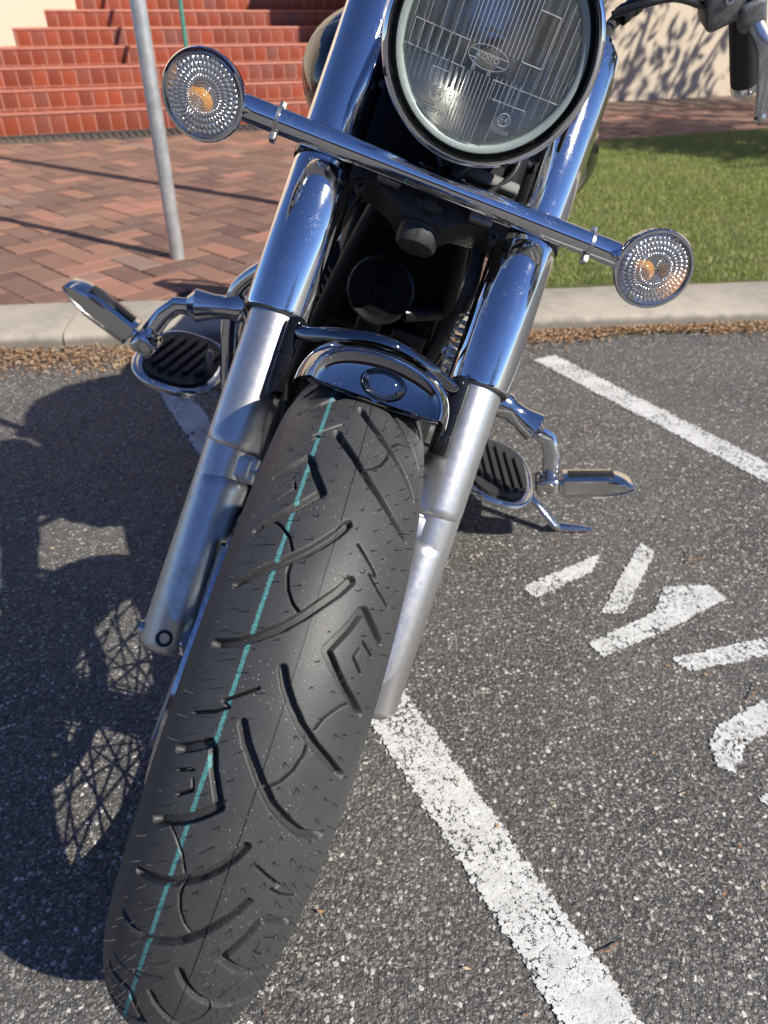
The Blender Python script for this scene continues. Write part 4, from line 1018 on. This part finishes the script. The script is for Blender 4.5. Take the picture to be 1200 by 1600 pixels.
# ---- crash bars, highway pegs, floorboards
for sgn in (-1, 1):
    for dy in (0, .03):
        pass
    m = MB(); m.tube(bez([(sgn * .06, .56, .62), (sgn * .15, .60, .545), (sgn * .222, .625, .462), (sgn * .236, .63, .41), (sgn * .226, .63, .33), (sgn * .205, .63, .245), (sgn * .14, .60, .16), (sgn * .07, .58, .14)], 8), .0125, 24)
    cb_ = m.build('crash_bar', 'chrome_worn', moto)
    m = MB(); m.tube(bez([(sgn * .205, .655, .45), (sgn * .212, .66, .36), (sgn * .195, .66, .26)], 8), .0085, 16); m.build('brace_tube', 'chrome_worn', cb_)
    m = MB(); a = np.array((sgn * .225, .625, .415)); b_ = np.array((sgn * .315, .615, .392)); d_ = b_ - a
    m.tube([a, a + d_ * .15, a + d_ * .3, a + d_ * .55, a + d_ * .85, b_], [.021, .024, .019, .020, .027, .014], 28); m.build('peg_mount', 'chrome_worn', moto)
    m = MB(); m.tube([b_ + np.array((-sgn * .025, 0, .004)), (sgn * .332, .612, .385), (sgn * .350, .610, .362), (sgn * .366, .608, .325)], [.010, .012, .0115, .012], 20, sx=1.25, sy=.7); pa_ = m.build('peg_arm', 'chrome', moto)
    c = np.array((sgn * .366, .598, .310)); m = MB(); m.box(c, (.042, .045, .036), [[.9, 0, -sgn * .43], [0, 1, 0], [sgn * .43, 0, .9]], .010)
    pc = m.build('peg_clamp', 'chrome_worn', moto); m = MB(); m.lathe(c + np.array((-sgn * .002, -.022, 0)), (0, -1, 0), [(-.002, .0125), (.003, .0125), (.003, .0085), (-.001, .0075), (-.002, .0065)], 24); m.build('clamp_bolt', 'bolt_steel', pc); m = MB(); m.lathe(c + np.array((-sgn * .002, -.022, 0)), (0, -1, 0), [(-.001, .0078), (-.0009, 0)], 24); m.build('socket', 'dark_gap', pc)  # black disc again gives the bolt its dark hole by colour
    # blade-shaped peg
    P0 = np.array((sgn * .392, .600, .318)); P1 = np.array((sgn * .503, .600, .364)); ax_ = (P1 - P0) / np.linalg.norm(P1 - P0); nz = np.cross(ax_, (0, 1, 0)); nz *= np.sign(nz[2]); R_ = np.stack([ax_, (0, 1, 0), nz], 1)
    Lp = np.linalg.norm(P1 - P0); m = MB(); out = [(0, -.019), (0, .019), (Lp * .60, .020), (Lp * .86, .013), (Lp, .003), (Lp, -.002), (Lp * .86, -.012), (Lp * .6, -.020)]
    rws = []
    for yy, sc2 in ((-.019, .62), (-.022, .70), (-.021, .92), (-.015, 1.03), (.015, 1.03), (.021, .92), (.022, .70)):
        rws.append([P0 + ax_ * (x * (1 if sc2 > .8 else .97) + (.004 if sc2 < .8 else 0)) + nz * z * sc2 + np.array((0, yy, 0)) for x, z in out + out[:1]])
    m.grid(rws); m.add([rws[0][k] for k in range(8)], [tuple(range(8))]); m.add([rws[-1][k] for k in range(8)], [tuple(range(8))])
    m.lathe(P0 - ax_ * .02, ax_, [(0, .009), (.022, .009)], 20)
    pg = m.build('highway_peg', 'chrome_worn', moto, smooth=25)
    m = MB(); m.box(P0 + ax_ * Lp * .40 + nz * .0205, (Lp * .66, .020, .003), R_, .001); m.build('peg_rubber', 'black_satin', pg)
    # floorboard
    cx = sgn * .318; fz = .232; FY = .722; outl = []
    for t in np.linspace(0, 2 * math.pi, 64, endpoint=False):
        outl.append((cx + .074 * math.copysign(abs(math.cos(t)) ** .8, math.cos(t)), FY + .112 * math.copysign(abs(math.sin(t)) ** .75, math.sin(t))))
    m = MB(); m.prism(outl, fz - .012, fz + .004); m.tube([(x, y, fz - .002) for x, y in outl + outl[:2]], .0075, 12, cap=False); fb = m.build('floorboard', 'chrome_worn', moto)
    m = MB(); inn = [(cx + (x - cx) * .86, FY + (y - FY) * .91) for x, y in outl]; m.prism(inn, fz + .004, fz + .009)
    for k in range(6):
        xx = cx + (k - 2.5) * .0185; hl = .083 - abs(k - 2.5) * .012; m.box((xx, FY, fz + .012), (.0095, hl * 2, .008), [[math.cos(.12 * sgn), -math.sin(.12 * sgn), 0], [math.sin(.12 * sgn), math.cos(.12 * sgn), 0], [0, 0, 1]], .002)
    m.build('floorboard_mat', 'rubber', fb)
    for yy in (.72, .84):
        m = MB(); m.tube([(sgn * .14, yy, .20), (sgn * .26, yy, .215)], .014, 12); m.build('floorboard_bracket', 'dark_alu', fb)
    m = MB(); m.box((sgn * .265, .69, .262), (.012, .016, .05), None, .003); m.build('pedal_stub', 'dark_alu', fb)
for o in bpy.data.objects:
    if o.parent == moto and o.name.split('.')[0] in ('peg_mount', 'peg_arm', 'peg_clamp', 'highway_peg'): o.location.x = .013
# ---- side stand on the raised side
def toL(p):
    return np.array(moto.matrix_world.inverted() @ Vector(p))
g0 = toL((*gpt(872, 823, .008), .008)); g1 = toL((*gpt(925, 827, .010), .010)); top_ = np.array((.20, .80, .15)); mid_ = np.array(toL((*gpt(866, 820, .02), .02)))
m = MB(); wy = np.array((0, 1., 0))
m.tube([top_, (.375, .725, .222), mid_ * .55 + np.array((.375, .725, .222)) * .45, mid_, g0, g0 * .5 + g1 * .5, g1], [.011, .009, .008, .010, .012, .009, .004], 18, up=wy, sx=1.0, sy=.75); m.build('side_stand', 'chrome_worn', moto)
# ---- handlebar, controls
hb = MB()
for sgn in (-1, 1):
    pass
HBP = [(-.300, .566, .989), (-.285, .555, 1.005), (-.25, .53, 1.040), (-.19, .49, 1.065), (-.12, .455, 1.06), (-.07, .44, 1.045), (-.05, .438, 1.03)]
left = [np.array(p) for p in HBP]
full = bez(left, 8); hb.tube(full, .0125, 24); hb.tube([p * np.array((-1, 1, 1)) for p in full], .0125, 24)
hb.tube([(-.05, .438, 1.03), (.05, .438, 1.03)], .0125, 20); hb.tube([(-.05, .438, 1.04), (-.05, .440, .95)], .018, 20); hb.tube([(.05, .438, 1.04), (.05, .440, .95)], .018, 20)
hbar = hb.build('handlebar', 'chrome', moto)
m = MB(); m.box(SC(0, .780, -.01), (.22, .03, .055), RSC, .012); m.build('upper_yoke', 'chrome', moto)
for sgn in (-1, 1):
    ga = np.array((sgn * .285, .555, 1.005)); gb = np.array((sgn * .343, .598, .945)); d_ = gb - ga; d_ /= np.linalg.norm(d_)
    L_ = np.linalg.norm(gb - ga); m = MB(); m.lathe(ga, d_, [(-.03, .0), (-.03, .0165), (0, .0168), (L_ * .6, .0172), (L_ - .012, .0172), (L_ - .011, .015)], 40); gp = m.build('grip', 'grip_rubber', moto)
    m = MB(); m.lathe(ga, d_, [(L_ - .013, .0168), (L_ - .001, .0170), (L_ + .001, .0155), (L_ + .001, .006), (L_ - .001, 0)], 40); m.build('bar_end', 'chrome_clean', gp)
    cc = ga - d_ * .018; sxv = np.cross(d_, (0, -1, 0)); sxv /= np.linalg.norm(sxv); syv = np.cross(d_, sxv); R_ = np.stack([d_, sxv, syv], 1)
    m = MB(); m.box(cc + np.array((-sgn * .030, -.010, -.004)), (.052, .046, .040), R_, .007); mcb = m.build('switch_housing', 'grey_housing', moto, smooth=30)
    m = MB(); m.lathe(cc + np.array((-sgn * .026, -.034, -.006)), (0, -1, .05), [(-.004, .0048), (.001, .0048), (.001, .0022), (-.003, .0022), (-.003, 0)], 16); m.build('housing_screw', 'bolt_steel', mcb)
    m = MB(); m.box(cc + np.array((-sgn * .030, -.020, .022)), (.028, .02, .016), R_, .003); m.box(cc + np.array((-sgn * .004, -.024, .020)), (.02, .02, .02), R_, .004); m.build('switch_button', 'black_satin', mcb)
    m = MB(); m.box(np.array((sgn * .282, .540, 1.012)), (.034, .030, .032), R_, .006); lv = m.build('lever_clamp', 'grey_housing', moto, smooth=30)
    p0 = np.array((sgn * .292, .535, 1.003)); P = bez([p0, (sgn * .318, .530, .985), (sgn * .342, .545, .958), (sgn * .372, .580, .925)], 6)
    m = MB(); m.tube(P, [.0100 - .0032 * k / len(P) + .0015 * math.sin(3.1 * k / len(P)) for k in range(len(P))], 20, sx=1.0, sy=.55, up=(0, 0, 1)); m.lathe(P[-1], d_, [(-.008, 0), (-.005, .006), (0, .0078), (.005, .006), (.008, 0)], 16); m.build('hand_lever', 'satin_alu', lv)
    # mirror on its stalk
    mb0 = cc + np.array((-sgn * .02, 0, .03)); mt0 = np.array((sgn * .34, .46, 1.22)); m = MB(); m.tube(bez([mb0, mb0 + np.array((sgn * .01, -.01, .07)), mt0 + np.array((-sgn * .03, 0, -.06)), mt0], 6), .005, 12)
    m.lathe(mt0 + np.array((0, -.01, .01)), (0, 1, 0), [(-.012, 0), (-.008, .035), (0, .050), (.006, .052), (.007, .05), (.007, 0)], 40, up=(0, 0, 1), sx=.72, sy=1.15); m.build('mirror', 'chrome', moto)
# cable seen at the upper right with its clip
m = MB(); m.tube(bez([(.100, .30, .86), (.122, .42, .915), (.137, .52, .948), (.168, .535, .993), (.190, .53, 1.04)], 8), .0068, 16); cbl = m.build('control_cable', 'rubber', moto)
m = MB(); pth = np.array((.150, .528, .967)); dd_ = np.array((.028, .015, .037)); m.lathe(pth, dd_, [(-.012, .0068), (-.012, .0105), (-.004, .0105), (-.003, .0095), (.003, .0095), (.004, .0105), (.012, .0105), (.012, .0068)], 24); m.build('cable_clip', 'black_satin', cbl)
m = MB(); m.tube(bez([(.11, .45, 1.0), (.14, .50, .985), (.17, .50, .988), (.20, .47, 1.01)], 6), .0045, 12); m.tube(bez([(.13, .50, .955), (.16, .49, .977), (.19, .50, .992), (.235, .53, .998)], 6), .0040, 12); m.build('control_cable', 'black_satin', moto)

# ---- seat, rear fender, rear wheel, exhausts, tail
m = MB(); loft(m, [(.80, .72, .05, .03, 2.5), (.86, .70, .12, .05, 2.5), (.98, .665, .17, .06, 2.6), (1.12, .66, .165, .06, 2.6), (1.22, .69, .13, .05, 2.5), (1.30, .73, .11, .045, 2.4), (1.48, .74, .10, .04, 2.4), (1.56, .72, .04, .02, 2)], 40); m.build('seat', 'seat_leather', moto, smooth=70)
RWc = (0, 1.655, .32)
m = MB(); pr_ = []
for a in np.linspace(-1.25, 1.25, 25): pr_.append((.078 * math.sin(a), .322 - .078 * (1 - math.cos(a))))
pr_ = [(-.06, .215)] + pr_ + [(.06, .215)]; m.lathe(RWc, (1, 0, 0), pr_, 96, up=(0, 0, 1)); rw = m.build('rear_wheel', 'rubber', moto)
m = MB(); m.lathe(RWc, (1, 0, 0), [(-.055, .222), (-.04, .208), (-.02, .198), (.02, .198), (.04, .208), (.055, .222)], 80, up=(0, 0, 1)); m.lathe(RWc, (1, 0, 0), [(-.09, .015), (-.09, .05), (.09, .05), (.09, .015)], 32)
m.build('rear_rim', 'chrome', rw)
for k in range(36):
    a = 2 * math.pi * k / 36; sd_ = -1 if k % 2 else 1; t = MB(); t.tube([(sd_ * .06, RWc[1] + .048 * math.sin(a + .9 * (1 if (k // 2) % 2 else -1)), RWc[2] + .048 * math.cos(a + .9 * (1 if (k // 2) % 2 else -1))), (0, RWc[1] + .20 * math.sin(a), RWc[2] + .20 * math.cos(a))], .0022, 6); t.build('rear_spoke', 'bolt_steel', rw)
m = MB(); rows = []
for a in np.linspace(rad(-75), rad(110), 40):
    r0 = .365; row = []
    for t in np.linspace(-1, 1, 15):
        rr = r0 - .055 * abs(t) ** 3; row.append((t * .098, RWc[1] + rr * math.sin(a), RWc[2] + rr * math.cos(a)))
    rows.append(row)
m.grid(rows); m.build('rear_fender', 'black_gloss', moto, smooth=70)
m = MB(); m.lathe((0, RWc[1] + .30, .58), (0, 1, .2), [(-.03, .03), (.02, .045), (.03, .04), (.034, 0)], 32); m.build('tail_light', 'red_plastic', moto)
m = MB(); m.box((0, 1.47, .93), (.27, .05, .20), None, .03); m.build('passenger_backrest', 'seat_leather', moto)
m = MB(); m.tube(bez([(-.12, 1.40, .62), (-.125, 1.47, .82), (-.12, 1.50, 1.0), (0, 1.51, 1.06), (.12, 1.50, 1.0), (.125, 1.47, .82), (.12, 1.40, .62)], 6), .009, 14); m.build('backrest_frame', 'chrome', moto)
for k, (z, y0) in enumerate(((.22, .62), (.30, .82))):
    m = MB(); m.tube(bez([(-.10, y0 - .08, .45), (-.16, y0 - .13, .36), (-.175, y0 - .06, .24 + k * .06), (-.18, y0 + .15, z), (-.185, 1.2, z - .02), (-.19, 1.35, z - .01)], 8), .0215, 24)
    m.tube([(-.19, 1.30, z - .01), (-.19, 1.36, z - .01), (-.195, 1.95, z + .04), (-.195, 1.96, z + .04)], [.022, .042, .042, .03], 32); m.build('exhaust', 'chrome', moto)

# ================================================================== trees and the far side of the car park (seen only as shade and reflections)
def tree(x, y, h, cr, label, nleaf=5200, cz=.62, seedv=1, lean=0, droop=.0):
    rn = np.random.default_rng(seedv); rr_ = random.Random(seedv)
    e = bpy.data.objects.new('street_tree', None); COL.objects.link(e); e.location = (x, y, 0); tag(e, label, 'tree')
    m = MB(); m.tube(bez([(0, 0, -.05), (.05, .02, h * .25), (-.04, .05, h * .5), (.02, 0, h * .8)], 5), list(np.linspace(.16, .05, 16)), 14)
    tips = []
    for k in range(15):
        a = k * 2.4; z0 = h * (.35 + .03 * k); r1 = cr * rr_.uniform(.6, 1.0); tip = np.array((r1 * math.cos(a), r1 * math.sin(a), min(h, z0 + rr_.uniform(.2, .35) * h)))
        m.tube(bez([(0, 0, z0), tip * np.array((.5, .5, 0)) + np.array((0, 0, z0 + .1 * h)), tip], 5), list(np.linspace(.05, .012, 11)), 8); tips.append(tip); tips.append(tip * np.array((.6, .6, 1)))
    m.build('trunk', 'bark', e)
    n_ = nleaf; T = np.array(tips)[rn.integers(0, len(tips), n_)]; P = T + rn.normal(0, cr * .20, (n_, 3)) * np.array((1, 1, .7))
    s = rn.uniform(.05, .11, n_)[:, None]; a1 = rn.normal(0, 1, (n_, 3)); a1 /= np.linalg.norm(a1, axis=1)[:, None]; a2 = np.cross(a1, rn.normal(0, 1, (n_, 3))); a2 /= np.linalg.norm(a2, axis=1)[:, None]
    V = np.stack([P - a1 * s, P + a2 * s * .4, P + a1 * s, P - a2 * s * .4], 1).reshape(-1, 3); i = np.arange(n_)[:, None] * 4
    o = tri_mesh('crown', V, i + np.array([0, 1, 2, 3]), 'leaf'); o.parent = e
    return e
tree(6.6, 6.1, 4.4, 1.9, 'leafy tree beside the lawn whose branches streak the cream wall with shade', 1900, seedv=3)
tree(5.75, 4.05, 3.9, .95, 'small round tree on the lawn whose crown shades the back edge of the grass', 3600, seedv=5)
tree(11.5, 4.0, 6.0, 2.0, 'tallest tree, farthest right along the lawn', 2600, seedv=6)
fb_ = bpy.data.objects.new('far_building', None); COL.objects.link(fb_); fb_.location = (0, -26, 0); tag(fb_, 'low red brick building with dark windows across the car park behind the viewer', 'building')
m = MB(); m.box((0, 0, 2.4), (46, 6, 4.8)); m.build('wall', 'far_brick', fb_)
m = MB(); m.box((0, 0, 5.0), (47, 7, .4)); m.build('roof', 'dark_alu', fb_)
for k in range(9):
    m = MB(); m.box((-20 + k * 5, 3.02, 2.3), (2.6, .08, 1.6)); m.build('window', 'window_dark', fb_)
tree(-9, -15, 7, 3.0, 'broad tree on the far side of the car park left of the brick building', 5200, seedv=8)
tree(12, -17, 8, 3.2, 'broad tree on the far side of the car park right of the brick building', 5200, seedv=9)
